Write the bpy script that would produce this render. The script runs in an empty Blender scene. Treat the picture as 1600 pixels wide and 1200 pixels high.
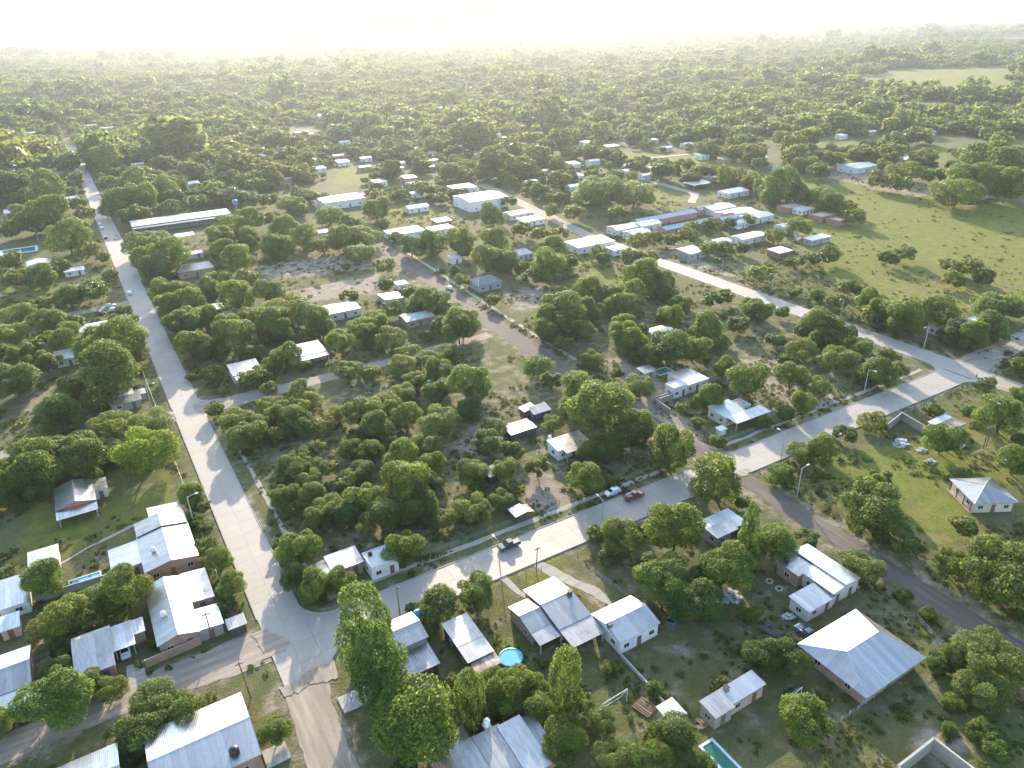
import bpy, math, random
import numpy as np
from mathutils import Matrix, Vector

# ------------------------------------------------------------------ camera
H = 100.0                       # drone height over the town, metres
F, CX, CY = 1150.0, 800.0, 600.0
def cam_basis():
    hy = lambda x: 57.0 - 39.0 * x / 1600.0            # the horizon in the photograph
    Y = np.array([33 - CX, -(hy(33) - CY), -F]); Y /= np.linalg.norm(Y)   # avenue direction
    p = np.array([-CX, -(hy(0) - CY), -F]); q = np.array([1600 - CX, -(hy(1600) - CY), -F])
    Z = np.cross(q, p); Z /= np.linalg.norm(Z)
    X = np.cross(Y, Z)
    return np.array([X, Y, Z])
M = cam_basis()
def G(px, py, z=0.0):
    """Point at height z seen at photo pixel (px, py)."""
    d = M @ np.array([px - CX, -(py - CY), -F]); t = (z - H) / d[2]
    return d[0] * t, d[1] * t
def PIX(x, y, z):
    c = M.T @ np.array([x, y, z - H])
    return CX + F * c[0] / -c[2], CY - F * c[1] / -c[2]

sc = bpy.context.scene
cd = bpy.data.cameras.new('camera'); cam = bpy.data.objects.new('camera', cd)
sc.collection.objects.link(cam); sc.camera = cam
cd.sensor_width = 36.0; cd.lens = 36.0 * F / 1600.0
cd.clip_start = 1.0; cd.clip_end = 60000.0
mw = Matrix.Identity(4)
for i in range(3):
    for j in range(3): mw[i][j] = M[i][j]
mw[2][3] = H
cam.matrix_world = mw

# ------------------------------------------------------------------ light
SUN_AZ, SUN_EL = math.radians(26.0), math.radians(16.5)      # azimuth measured from +Y towards +X
w = bpy.data.worlds.new('World'); sc.world = w; w.use_nodes = True
wn = w.node_tree.nodes; wl = w.node_tree.links
sky = wn.new('ShaderNodeTexSky'); sky.sky_type = 'NISHITA'; sky.sun_disc = False
sky.sun_elevation = SUN_EL; sky.sun_rotation = SUN_AZ
sky.air_density = 1.0; sky.dust_density = 1.0; sky.ozone_density = 1.0
wn['Background'].inputs['Strength'].default_value = 0.15
wl.new(sky.outputs[0], wn['Background'].inputs['Color'])
sl = bpy.data.lights.new('sun', 'SUN'); sl.energy = 2.8; sl.angle = math.radians(0.6); sl.color = (1.0, 0.85, 0.66)
so = bpy.data.objects.new('sun', sl); sc.collection.objects.link(so)
sd = Vector((math.sin(SUN_AZ) * math.cos(SUN_EL), math.cos(SUN_AZ) * math.cos(SUN_EL), math.sin(SUN_EL)))
so.rotation_euler = sd.to_track_quat('Z', 'Y').to_euler(); so.location = (0, 0, 300)
vs = sc.view_settings; vs.view_transform = 'Standard'; vs.look = 'None'; vs.gamma = 1.0
vs.use_curve_mapping = False; vs.exposure = 2.0
sc.render.engine = 'CYCLES'
cy = sc.cycles; cy.use_denoising = True; cy.use_adaptive_sampling = True; cy.adaptive_threshold = 0.02
cy.max_bounces = 8; cy.diffuse_bounces = 5; cy.glossy_bounces = 3; cy.transmission_bounces = 4
cy.volume_bounces = 0; cy.transparent_max_bounces = 4
cy.sample_clamp_indirect = 2.0; cy.sample_clamp_direct = 0.6

# ------------------------------------------------------------------ helpers
COL = sc.collection
rng = np.random.default_rng(7); random.seed(7)
def tag(o, label=None, cat=None, group=None, kind=None):
    if label: o['label'] = label
    if cat: o['category'] = cat
    if group: o['group'] = group
    if kind: o['kind'] = kind
    return o
def link(name, data, parent=None, loc=None, rotz=0.0, scale=None):
    o = bpy.data.objects.new(name, data); COL.objects.link(o)
    if parent: o.parent = parent
    if loc is not None: o.location = loc
    if rotz: o.rotation_euler = (0, 0, rotz)
    if scale is not None: o.scale = scale
    return o
def empty(name, label, cat, loc, rotz=0.0, group=None):
    o = link(name, None, None, loc, rotz); o.empty_display_size = 0.5
    return tag(o, label, cat, group)
def mesh(name, v, f, mat=None, smooth=False, uv=None):
    m = bpy.data.meshes.new(name)
    m.from_pydata([tuple(map(float, p)) for p in v], [], f)
    if uv is not None:
        l = m.uv_layers.new(name='UVMap')
        l.data.foreach_set('uv', np.asarray(uv, dtype=np.float32).ravel())
    if mat:
        for x in (mat if isinstance(mat, (list, tuple)) else [mat]): m.materials.append(x)
    if smooth: m.polygons.foreach_set('use_smooth', [True] * len(m.polygons))
    m.update(); return m
class MB:
    """Collects boxes, bars, tubes and prisms into one mesh."""
    def __init__(s): s.v = []; s.f = []; s.mi = []
    def add(s, v, f, mi=0):
        b = len(s.v); s.v += [tuple(p) for p in v]; s.f += [tuple(i + b for i in q) for q in f]; s.mi += [mi] * len(f); return s
    def box(s, x0, x1, y0, y1, z0, z1, mi=0):
        v = [(x0,y0,z0),(x1,y0,z0),(x1,y1,z0),(x0,y1,z0),(x0,y0,z1),(x1,y0,z1),(x1,y1,z1),(x0,y1,z1)]
        return s.add(v, [(0,3,2,1),(4,5,6,7),(0,1,5,4),(1,2,6,5),(2,3,7,6),(3,0,4,7)], mi)
    def tube(s, pts, rad, n=6, mi=0, cap=True):
        rings = []
        pts = [Vector(p) for p in pts]
        for i, p in enumerate(pts):
            d = (pts[min(i+1, len(pts)-1)] - pts[max(i-1, 0)]).normalized()
            a = Vector((0,0,1)) if abs(d.z) < .9 else Vector((1,0,0))
            u = d.cross(a).normalized(); t = d.cross(u)
            r = rad[i] if isinstance(rad, (list, tuple)) else rad
            rings.append([tuple(p + (u*math.cos(2*math.pi*k/n) + t*math.sin(2*math.pi*k/n))*r) for k in range(n)])
        v = [q for r in rings for q in r]; f = []
        for i in range(len(rings)-1):
            for k in range(n):
                f.append((i*n+k, i*n+(k+1)%n, (i+1)*n+(k+1)%n, (i+1)*n+k))
        if cap: f += [tuple(range(n-1,-1,-1)), tuple(range((len(rings)-1)*n, len(rings)*n))]
        return s.add(v, f, mi)
    def lathe(s, prof, c=(0,0), n=20, mi=0):
        v = []; f = []
        for r, z in prof:
            v += [(c[0]+r*math.cos(2*math.pi*k/n), c[1]+r*math.sin(2*math.pi*k/n), z) for k in range(n)]
        for i in range(len(prof)-1):
            for k in range(n): f.append((i*n+k, i*n+(k+1)%n, (i+1)*n+(k+1)%n, (i+1)*n+k))
        if prof[-1][0] > 0.001: f.append(tuple(range((len(prof)-1)*n, len(prof)*n)))
        return s.add(v, f, mi)
    def mesh(s, name, mat, smooth=False):
        m = mesh(name, s.v, s.f, mat, smooth)
        if any(s.mi): m.polygons.foreach_set('material_index', s.mi)
        return m
    def build(s, name, mat, parent=None, loc=None, rotz=0.0, smooth=False):
        return link(name, s.mesh(name, mat, smooth), parent, loc, rotz)

# ------------------------------------------------------------------ materials
class NT:
    def __init__(s, name):
        s.m = bpy.data.materials.new(name); s.m.use_nodes = True; s.t = s.m.node_tree
        s.n = s.t.nodes; s.b = s.n['Principled BSDF']; s.out = s.n['Material Output']
    def new(s, typ, **kw):
        o = s.n.new('ShaderNode' + typ)
        for k, v in kw.items():
            if k in o.inputs: o.inputs[k].default_value = v
            else: setattr(o, k, v)
        return o
    def l(s, a, b): s.t.links.new(a, b)
    def noise(s, scale, detail=4.0, vec=None, rough=0.55):
        o = s.new('TexNoise'); o.inputs['Scale'].default_value = scale; o.inputs['Detail'].default_value = detail
        o.inputs['Roughness'].default_value = rough
        if vec is not None: s.l(vec, o.inputs['Vector'])
        return o.outputs['Fac']
    def ramp(s, fac, *stops):
        o = s.new('ValToRGB'); e = o.color_ramp.elements
        while len(e) < len(stops): e.new(0.5)
        for k, (p, c) in enumerate(stops):
            e[k].position = p; e[k].color = (*c, 1) if len(c) == 3 else c
        s.l(fac, o.inputs[0]); return o.outputs[0]
    def mix(s, fac, a, b, mode='MIX'):
        o = s.new('Mix', data_type='RGBA', blend_type=mode)
        for sock, val in ((o.inputs[0], fac), (o.inputs[6], a), (o.inputs[7], b)):
            if hasattr(val, 'is_output'): s.l(val, sock)
            elif isinstance(val, (int, float)): sock.default_value = val
            else: sock.default_value = (*val, 1)
        return o.outputs[2]
    def math(s, op, a, b=0.0, clamp=False):
        o = s.new('Math', operation=op, use_clamp=clamp)
        for sock, val in ((o.inputs[0], a), (o.inputs[1], b)):
            if hasattr(val, 'is_output'): s.l(val, sock)
            else: sock.default_value = val
        return o.outputs[0]
    def bump(s, h, strength=0.4, dist=0.1):
        o = s.new('Bump'); o.inputs['Strength'].default_value = strength; o.inputs['Distance'].default_value = dist
        s.l(h, o.inputs['Height']); s.l(o.outputs[0], s.b.inputs['Normal'])
    def world(s): return s.new('NewGeometry').outputs['Position']
    def obj(s): return s.new('TexCoord').outputs['Object']
    def rand(s): return s.new('ObjectInfo').outputs['Random']
    def col(s, c): 
        if hasattr(c, 'is_output'): s.l(c, s.b.inputs['Base Color'])
        else: s.b.inputs['Base Color'].default_value = (*c, 1)
        return s
    def set(s, **kw):
        for k, v in kw.items(): s.b.inputs[k.replace('_', ' ')].default_value = v
        return s

def plain(name, c, rough=0.7, metallic=0.0, var=0.18, scale=1.5):
    n = NT(name)
    f = n.noise(scale, 5, n.world())
    d = tuple(x * (1 - var) for x in c); l_ = tuple(min(1, x * (1 + var)) for x in c)
    n.col(n.ramp(f, (0.3, d), (0.7, l_))).set(Roughness=rough, Metallic=metallic)
    return n.m
MAT = {}
def wallmat(name, c, stain=0.35):
    n = NT(name); p = n.world()
    a = n.noise(0.7, 6, p); b = n.noise(4.0, 5, p)
    base = n.ramp(b, (0.3, tuple(x*0.86 for x in c)), (0.7, tuple(min(1, x*1.06) for x in c)))
    st = n.ramp(a, (0.45, (0, 0, 0)), (0.75, (1, 1, 1)))
    f = n.math('MULTIPLY', st, stain)
    n.col(n.mix(f, base, tuple(x*0.55 for x in c))).set(Roughness=0.9); n.bump(b, 0.3, 0.02)
    MAT[name] = n.m
for nm, c in dict(white=(.72,.71,.68), cream=(.62,.53,.4), grey=(.36,.34,.31), pink=(.56,.4,.33), green=(.12,.3,.2),
                  pale=(.58,.55,.5), red=(.36,.17,.12), darkwall=(.09,.085,.08)).items(): wallmat(nm, c)
def brickmat(name, c1, c2, mortar):
    n = NT(name); t = n.new('TexBrick'); t.inputs['Scale'].default_value = 1.0
    t.inputs['Brick Width'].default_value = 0.28; t.inputs['Row Height'].default_value = 0.08; t.inputs['Mortar Size'].default_value = 0.012
    t.inputs['Color1'].default_value = (*c1, 1); t.inputs['Color2'].default_value = (*c2, 1); t.inputs['Mortar'].default_value = (*mortar, 1)
    cb = n.new('CombineXYZ'); sp = n.new('SeparateXYZ'); n.l(n.world(), sp.inputs[0])
    n.l(n.math('ADD', sp.outputs[0], sp.outputs[1]), cb.inputs[0]); n.l(sp.outputs[2], cb.inputs[1]); n.l(cb.outputs[0], t.inputs['Vector'])
    g = n.noise(0.8, 5, n.world())
    n.col(n.mix(n.ramp(g, (.4, (0,0,0)), (.8, (.6,.6,.6))), t.outputs['Color'], tuple(x*.6 for x in c1))).set(Roughness=.92)
    MAT[name] = n.m
brickmat('brick', (.36,.17,.1), (.45,.25,.16), (.4,.36,.31))
brickmat('block', (.33,.28,.24), (.4,.34,.29), (.36,.33,.3))
def roofmat(name, base, dirt, rust=0.0, rough=0.28, metal=0.88, sheet=1.05, var=0.34):
    """Corrugated sheets: UV u runs along the eave, v down the slope, both in metres."""
    n = NT(name); uv = n.new('UVMap').outputs[0]; sp = n.new('SeparateXYZ'); n.l(uv, sp.inputs[0])
    oi = n.rand(); off = n.math('MULTIPLY', oi, 57.0)
    u = n.math('ADD', sp.outputs[0], off)
    idx = n.math('FLOOR', n.math('DIVIDE', u, sheet))
    wn_ = n.new('TexWhiteNoise', noise_dimensions='1D'); n.l(idx, wn_.inputs['W'])
    tone = n.ramp(wn_.outputs['Value'], (0.0, tuple(x*(1-var*.55) for x in base)), (0.5, base), (1.0, tuple(min(.95, x*(1+var*.25)) for x in base)))
    cb = n.new('CombineXYZ'); n.l(n.math('MULTIPLY', u, 3.0), cb.inputs[0]); n.l(n.math('MULTIPLY', sp.outputs[1], .5), cb.inputs[1]); n.l(off, cb.inputs[2])
    streak = n.noise(1.0, 5, cb.outputs[0], .6)
    cb2 = n.new('CombineXYZ'); n.l(u, cb2.inputs[0]); n.l(sp.outputs[1], cb2.inputs[1]); n.l(off, cb2.inputs[2])
    blot = n.noise(0.45, 6, cb2.outputs[0], .65)
    c = n.mix(n.ramp(streak, (.44, (0,0,0)), (.72, (.85,.85,.85))), tone, dirt)
    rf = n.ramp(blot, (.62 - .25*rust, (0,0,0)), (.78 - .2*rust, (1,1,1)))
    rf = n.math('MULTIPLY', rf, min(1.0, rust + .12))
    c = n.mix(rf, c, (.2,.095,.05))
    edge = n.math('FRACT', n.math('DIVIDE', u, sheet))
    line = n.math('LESS_THAN', edge, 0.05)
    c = n.mix(n.math('MULTIPLY', line, .35), c, tuple(x*.4 for x in dirt))
    n.col(c)
    n.l(n.math('MULTIPLY', n.math('SUBTRACT', 1.0, n.math('MULTIPLY', rf, .9)), metal), n.b.inputs['Metallic'])
    n.l(n.math('ADD', n.math('MULTIPLY', streak, .22), rough - .08), n.b.inputs['Roughness'])
    wv = n.math('SINE', n.math('MULTIPLY', u, 2*math.pi/0.26))
    n.bump(n.math('ADD', wv, n.math('MULTIPLY', blot, 1.5)), .12, .03)
    MAT[name] = n.m
roofmat('zinc', (.45,.445,.43), (.31,.3,.28), .2)
roofmat('zinc_old', (.42,.42,.42), (.28,.26,.24), .35, .35, .8)
roofmat('zinc_new', (.56,.555,.54), (.4,.385,.36), .14, .27)
roofmat('rusty', (.4,.36,.33), (.2,.13,.09), .85, .55, .5)
roofmat('white_roof', (.66,.66,.64), (.45,.43,.4), .12, .45, .3)
roofmat('blue_roof', (.28,.35,.43), (.24,.28,.33), .05, .42, .5)
roofmat('teal_roof', (.4,.49,.48), (.33,.37,.36), .05, .45, .4)
roofmat('slate', (.16,.165,.18), (.11,.11,.12), .05, .5, .2)
roofmat('red_roof', (.4,.15,.1), (.28,.12,.09), .1, .8, .0)
n = NT('glass'); n.col((.02,.025,.03)).set(Roughness=.08); MAT['glass'] = n.m
MAT['frame'] = plain('window_frame_paint', (.6,.6,.58), .5)
MAT['wood'] = plain('weathered_wood', (.17,.11,.07), .85, 0, .35, 6)
MAT['pole'] = plain('pole_concrete', (.42,.4,.37), .8, 0, .2, 3)
MAT['metal'] = plain('painted_steel', (.55,.56,.57), .4, .6)
MAT['lamp'] = plain('lamp_head', (.75,.75,.75), .35)
MAT['blackpl'] = plain('black_plastic', (.02,.02,.022), .5)
MAT['bluepl'] = plain('blue_plastic', (.05,.22,.42), .4)
MAT['whitepl'] = plain('white_plastic', (.75,.75,.73), .4)
MAT['bark'] = plain('bark', (.12,.095,.075), .95, 0, .35, 5)
MAT['conc'] = plain('old_concrete', (.4,.37,.33), .9, 0, .2, 1.2)
MAT['soilpile'] = plain('earth_pile', (.3,.2,.13), .95, 0, .3, 2)
MAT['rubble'] = plain('rubble', (.42,.41,.4), .9, 0, .4, 4)

def leafmat(name, c, tr, var=.85, gloss=.5):
    n = NT(name); at = n.new('Attribute', attribute_name='tint').outputs['Fac']; r = n.rand()
    k = n.math('ADD', n.math('MULTIPLY', at, var), 1 - var*.55)
    def shade(c):
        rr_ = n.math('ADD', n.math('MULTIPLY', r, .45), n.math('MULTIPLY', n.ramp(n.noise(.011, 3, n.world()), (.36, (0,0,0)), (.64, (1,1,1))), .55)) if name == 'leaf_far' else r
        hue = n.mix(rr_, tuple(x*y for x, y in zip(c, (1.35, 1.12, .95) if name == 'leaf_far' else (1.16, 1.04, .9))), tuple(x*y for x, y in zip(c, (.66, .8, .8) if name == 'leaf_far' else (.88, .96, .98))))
        o = n.new('VectorMath', operation='SCALE'); n.l(hue, o.inputs[0]); n.l(k, o.inputs['Scale']); return o.outputs[0]
    n.l(shade(c), n.b.inputs['Base Color']); n.set(Roughness=gloss)
    n.b.inputs['Specular IOR Level'].default_value = .18
    t = n.new('BsdfTranslucent'); n.l(shade(tr), t.inputs['Color'])
    m = n.new('MixShader'); m.inputs[0].default_value = .5
    n.l(n.b.outputs[0], m.inputs[1]); n.l(t.outputs[0], m.inputs[2]); n.l(m.outputs[0], n.out.inputs['Surface'])
    MAT[name] = n.m
leafmat('leaf_a', (.117,.152,.052), (.28,.365,.09))
leafmat('leaf_g', (.1,.15,.042), (.27,.37,.075))
leafmat('leaf_b', (.11,.16,.04), (.28,.37,.07))
leafmat('leaf_d', (.087,.13,.045), (.22,.315,.07))
leafmat('leaf_L', (.125,.185,.03), (.34,.44,.05))
leafmat('leaf_Y', (.34,.23,.02), (.6,.42,.04))
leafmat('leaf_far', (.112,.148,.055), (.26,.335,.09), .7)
leafmat('weed', (.1,.13,.04), (.24,.27,.06), .6, .8)

# concrete slabs and earth roads
n = NT('concrete_slab'); p = n.world(); r = n.rand()
a = n.noise(.35, 5, p); b = n.noise(5, 5, p)
c = n.mix(r, (.35,.305,.255), (.385,.34,.285)); c = n.mix(n.ramp(a, (.35,(0,0,0)), (.7,(.5,.5,.5))), c, (.34,.3,.255))
c = n.mix(n.ramp(b, (.5,(0,0,0)), (.9,(.3,.3,.3))), c, (.22,.205,.18)); c = n.mix(n.ramp(n.noise(.09, 7, p, .68), (.54,(0,0,0)), (.66,(.6,.6,.6))), c, (.27,.225,.18)); c = n.mix(n.ramp(n.noise(.8, 7, p, .75), (.6,(0,0,0)), (.75,(.4,.4,.4))), c, (.2,.18,.16)); n.col(c).set(Roughness=.62); n.bump(b, .2, .02); MAT['slab'] = n.m
MAT['joint'] = plain('joint_bitumen', (.12,.11,.1), .9)
def earth(name, c1, c2, c3, along):
    """Bare earth with wheel ruts running along X or Y."""
    n = NT(name); p = n.world(); mp = n.new('Mapping'); n.l(p, mp.inputs[0])
    mp.inputs['Scale'].default_value = (.07, .9, 1) if along == 'x' else (.9, .07, 1)
    a = n.noise(1.0, 5, mp.outputs[0]); b = n.noise(.25, 5, p); d = n.noise(3.5, 6, p, .7)
    c = n.ramp(a, (.32, c1), (.5, c2), (.68, c3)); c = n.mix(n.ramp(b, (.4,(0,0,0)), (.7,(.6,.6,.6))), c, c2)
    c = n.mix(n.ramp(d, (.45,(0,0,0)), (.85,(.55,.55,.55))), c, tuple(x*.62 for x in c1))
    n.col(c).set(Roughness=.95); n.bump(n.math('ADD', a, n.math('MULTIPLY', d, .5)), .5, .12); MAT[name] = n.m
earth('earth_x', (.24,.195,.15), (.32,.265,.205), (.42,.35,.28), 'x')
earth('earth_y', (.24,.195,.15), (.33,.275,.21), (.44,.365,.29), 'y')
earth('gravel_dark', (.105,.085,.07), (.14,.115,.095), (.2,.165,.135), 'y')
earth('gravel_mid', (.11,.087,.072), (.14,.113,.094), (.19,.155,.13), 'y')
earth('path', (.3,.27,.22), (.36,.33,.27), (.42,.38,.32), 'x')

# ------------------------------------------------------------------ ground sheet
def grade(lo, a, b, hi, d, n1, n2):
    """Axis positions: step d between a and b, growing outwards to lo and hi."""
    mid = np.arange(a, b + 1e-6, d)
    left = a - np.geomspace(d, a - lo + d, n1)[1:] + d; right = b + np.geomspace(d, hi - b + d, n2)[1:] - d
    return np.concatenate([left[::-1], mid, right])
gx = grade(-14000, -60, 345, 14000, 1.6, 60, 110); gy = grade(-500, 24, 430, 24000, 1.6, 14, 150)
XX, YY = np.meshgrid(gx, gy); PX = np.stack([XX.ravel(), YY.ravel()], 1)
def sdf(poly, P):
    """Signed distance to a polygon in metres, positive inside."""
    poly = np.asarray(poly); d = np.full(len(P), 1e9); inside = np.zeros(len(P), bool)
    for a, b in zip(poly, np.roll(poly, -1, 0)):
        e = b - a; t = np.clip(((P - a) @ e) / max(e @ e, 1e-9), 0, 1)
        d = np.minimum(d, np.hypot(*(P - a - t[:, None]*e).T))
        cnd = ((a[1] > P[:, 1]) != (b[1] > P[:, 1]))
        with np.errstate(divide='ignore', invalid='ignore'):
            xi = (b[0]-a[0])*(P[:, 1]-a[1])/(b[1]-a[1]+1e-12)+a[0]
        inside ^= cnd & (P[:, 0] < xi)
    return np.where(inside, d, -d)
dirt = np.zeros(len(PX)); lush = np.zeros(len(PX)); dry = np.zeros(len(PX))
def paint(arr, amount, soft, pts, plan=False):
    poly = pts if plan else [G(*p) for p in pts]
    s = np.clip(sdf(poly, PX)/soft + .5, 0, 1); np.maximum(arr, s*amount, out=arr)
rect = lambda x0, x1, y0, y1: [(x0,y0),(x1,y0),(x1,y1),(x0,y1)]
# bare earth along the streets and lots
paint(dirt, .24, 8, rect(46,119,30,98), True); paint(dirt, .34, 10, rect(24,116,118,206), True); paint(dirt, .32, 10, rect(132,220,116,205), True); paint(dirt, .2, 10, rect(-60,8,170,320), True); paint(dirt, .16, 6, rect(-40,8,114,168), True)
for R_ in (rect(-400,11,103,115), rect(6,21,40,100), rect(116,130,26,350), rect(19,240,99,113), rect(219,236,98,280), rect(9,22,100,520), rect(-200,128,208,218), rect(-200,11,324,332)):
    paint(dirt, .42, 5, R_, True)
for am, so_, pts in ((.95,4,[(820,745),(850,735),(885,765),(900,790),(850,800),(818,785)]), (.85,6,[(420,462),(600,425),(595,458),(480,472)]),
                     (.6,8,[(380,415),(560,395),(600,420),(420,440)]), (.75,6,[(740,660),(800,680),(800,720),(740,720),(700,700)]),
                     (.6,6,[(780,455),(850,445),(865,480),(800,490)]), (.8,5,[(1010,560),(1060,640),(1120,700),(1090,720),(1000,650),(940,560)]),
                     (.7,5,[(1150,560),(1240,560),(1330,640),(1260,660),(1180,600)]), (.6,5,[(890,880),(960,950),(930,960),(880,890)]),
                     (.5,6,[(380,480),(480,470),(520,490),(420,500)]), 
                     (.6,5,[(60,960),(90,960),(110,1010),(60,1090),(50,1010)]), (.4,8,[(1040,970),(1120,1010),(1080,1060),(1000,1010)]),
                      (.65,5,[(1040,380),(1130,420),(1190,440),(1060,420)]), (.55,6,[(1240,250),(1360,265),(1500,300),(1420,310),(1260,270)]),
                     (.5,6,[(0,590),(70,590),(120,640),(40,660)]), (.7,4,[(1440,1130),(1520,1150),(1560,1120),(1500,1200),(1400,1200)])): paint(dirt, am, so_, pts)
for am, so_, pts in ((1.,5,[(1400,800),(1480,760),(1520,820),(1540,830),(1480,850),(1410,850),(1380,830)]), (.75,8,[(1260,720),(1400,690),(1600,640),(1600,760),(1500,760),(1380,850),(1300,780)]),
                     (.9,5,[(800,870),(880,855),(890,900),(810,915)]), (1.,10,[(1200,275),(1260,280),(1420,292),(1620,325),(1640,500),(1500,480),(1400,470),(1300,440),(1250,400),(1240,340)]), (.6,6,[(30,760),(120,800),(230,760),(280,700),(280,790),(150,860),(20,880)]),
                     (.9,5,[(530,262),(575,262),(570,290),(520,288)]), (1.,6,[(985,292),(1010,290),(1078,312),(1030,322)]), (.8,8,[(0,450),(90,440),(90,470),(0,500)]), (.8,5,[(610,320),(680,325),(690,345),(600,345)]),
                     (.7,15,[(1180,270),(1240,250),(1330,270),(1250,285)]), (.7,6,[(870,390),(930,400),(990,440),(960,450),(890,410)]), (1.,20,[(1345,118),(1420,106),(1640,102),(1640,154),(1450,152),(1335,144)]), (.75,12,[(930,238),(1060,240),(1200,262),(1160,282),(1000,264)]), (.75,12,[(1390,230),(1490,226),(1490,264),(1430,264)]), (.7,12,[(1140,208),(1290,213),(1410,228),(1300,240)]), (.5,30,[(0,165),(100,162),(100,172),(0,178)]), (.7,6,[(700,1010),(820,990),(830,1060),(720,1050)])): paint(lush, am, so_, pts)
for am, so_, pts in ((.4,10,[(1330,420),(1480,420),(1600,440),(1600,500),(1400,480)]), (.9,4,[(1395,830),(1490,835),(1480,850),(1410,848)]), (.3,20,[(1370,122),(1590,110),(1590,138),(1370,135)]), (.6,5,[(870,860),(950,940),(900,930)]),
                     (.5,8,[(1430,640),(1560,660),(1600,700),(1530,740)])): paint(dry, am, so_, pts)
zz = np.zeros(len(PX)); near = (np.abs(PX[:, 0]-140) < 215) & (PX[:, 1] < 440)
idx = np.arange(len(PX)).reshape(XX.shape)
gf = np.stack([idx[:-1,:-1].ravel(), idx[:-1,1:].ravel(), idx[1:,1:].ravel(), idx[1:,:-1].ravel()], 1)
gm = bpy.data.meshes.new('ground'); gm.vertices.add(len(PX)); gm.vertices.foreach_set('co', np.column_stack([PX, zz]).astype(np.float32).ravel())
gm.loops.add(gf.size); gm.loops.foreach_set('vertex_index', gf.ravel().astype(np.int32))
gm.polygons.add(len(gf)); gm.polygons.foreach_set('loop_start', np.arange(0, gf.size, 4, dtype=np.int32)); gm.polygons.foreach_set('loop_total', np.full(len(gf), 4, dtype=np.int32))
gm.update(calc_edges=True)
at = gm.attributes.new('mask', 'FLOAT_COLOR', 'POINT'); at.data.foreach_set('color', np.column_stack([dirt, lush, dry, np.ones(len(PX))]).astype(np.float32).ravel())
n = NT('ground'); p = n.world(); at = n.new('Attribute', attribute_name='mask'); sp = n.new('SeparateColor'); n.l(at.outputs['Color'], sp.inputs[0])
n1 = n.noise(.045, 5, p); n2 = n.noise(.28, 6, p, .65); n3 = n.noise(1.6, 6, p, .7); n4 = n.noise(7, 4, p, .7)
c = n.ramp(n.math('ADD', n.math('MULTIPLY', n1, .35), n.math('MULTIPLY', n2, .65)), (.34,(.1,.115,.042)), (.5,(.15,.15,.06)), (.66,(.22,.19,.115)))
c = n.mix(n.ramp(n3, (.42,(0,0,0)), (.72,(.7,.7,.7))), c, (.07,.085,.03))
def msk(sock, sharp=3.0, wgt=.9):
    v = n.math('ADD', sock, n.math('MULTIPLY', n.math('SUBTRACT', n.math('ADD', n.math('MULTIPLY', n2, .6), n.math('MULTIPLY', n3, .4)), .5), wgt*2))
    return n.math('MULTIPLY', n.math('SUBTRACT', v, .3), sharp, True)
lc = n.ramp(n.math('ADD', n.math('MULTIPLY', n3, .5), n.math('MULTIPLY', n2, .5)), (.36,(.1,.135,.02)), (.5,(.17,.19,.03)), (.62,(.24,.225,.055)))
lc = n.mix(n.ramp(n.noise(.11, 6, p, .7), (.5,(0,0,0)), (.66,(.6,.6,.6))), lc, (.19,.155,.075)); lc = n.mix(n.ramp(n3, (.5,(0,0,0)), (.8,(.5,.5,.5))), lc, (.06,.08,.02))
c = n.mix(n.math('MULTIPLY', msk(sp.outputs[1]), .9), c, lc)
c = n.mix(n.math('MULTIPLY', msk(sp.outputs[2]), .8), c, (.24,.2,.09))
dc = n.ramp(n2, (.3,(.23,.185,.135)), (.5,(.32,.26,.2)), (.7,(.42,.35,.28)))
c = n.mix(msk(sp.outputs[0]), c, dc)
c = n.mix(n.ramp(n4, (.5,(0,0,0)), (.85,(.5,.5,.5))), c, (.05,.055,.025))
n.col(c).set(Roughness=.97); n.b.inputs['Specular IOR Level'].default_value = .15
n.bump(n.math('ADD', n3, n.math('MULTIPLY', n4, .4)), .9, .35)
gm.materials.append(n.m)
tag(link('ground', gm), 'flat grassy and dusty ground of the town reaching the horizon', 'ground', kind='structure')

# ------------------------------------------------------------------ streets
def slabs(road, x0, x1, y0, y1, along, lanes, step, z=.10):
    """Concrete panels of a street, each its own piece."""
    L0, L1 = (y0, y1) if along == 'y' else (x0, x1); W0, W1 = (x0, x1) if along == 'y' else (y0, y1)
    nn = int(round((L1-L0)/step)); st = (L1-L0)/nn; lw = (W1-W0)/lanes; g = .014
    m = MB()
    if along == 'y': m.box(-lw/2+g, lw/2-g, -st/2+g, st/2-g, -.1, 0)
    else: m.box(-st/2+g, st/2-g, -lw/2+g, lw/2-g, -.1, 0)
    me = m.mesh('slab', MAT['slab'])
    for i in range(nn):
        for k in range(lanes):
            a, b = L0+(i+.5)*st, W0+(k+.5)*lw
            link('slab', me, road, ((b, a, z) if along == 'y' else (a, b, z)))
def road(name, label, x0, x1, y0, y1, mat='joint', z0=.004, z1=.06):
    m = MB(); m.box(x0, x1, y0, y1, z0, z1); o = m.build(name, MAT[mat]); return tag(o, label, 'street', kind='structure')
AX0, AX1, BY0, BY1 = 11.3, 19.0, 101.6, 110.6
av = road('concrete_avenue', 'long straight concrete avenue running to the horizon', AX0, AX1, 96.5, 360)
slabs(av, AX0, AX1, 96.5, 360, 'y', 2, 4.8)
tag(link('avenue_far_pavement', MB().box(AX0+.1, AX1+.9, 360.02, 880, .004, .1).mesh('avenue_far_pavement', MAT['slab'])), 'far stretch of the concrete avenue between trees', 'street', kind='structure')
cs = road('concrete_cross_street', 'concrete cross street with parked pickups', AX1+.02, 221.5, BY0, BY1)
slabs(cs, AX1+.02, 221.5, BY0, BY1, 'x', 2, 4.8)
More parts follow.
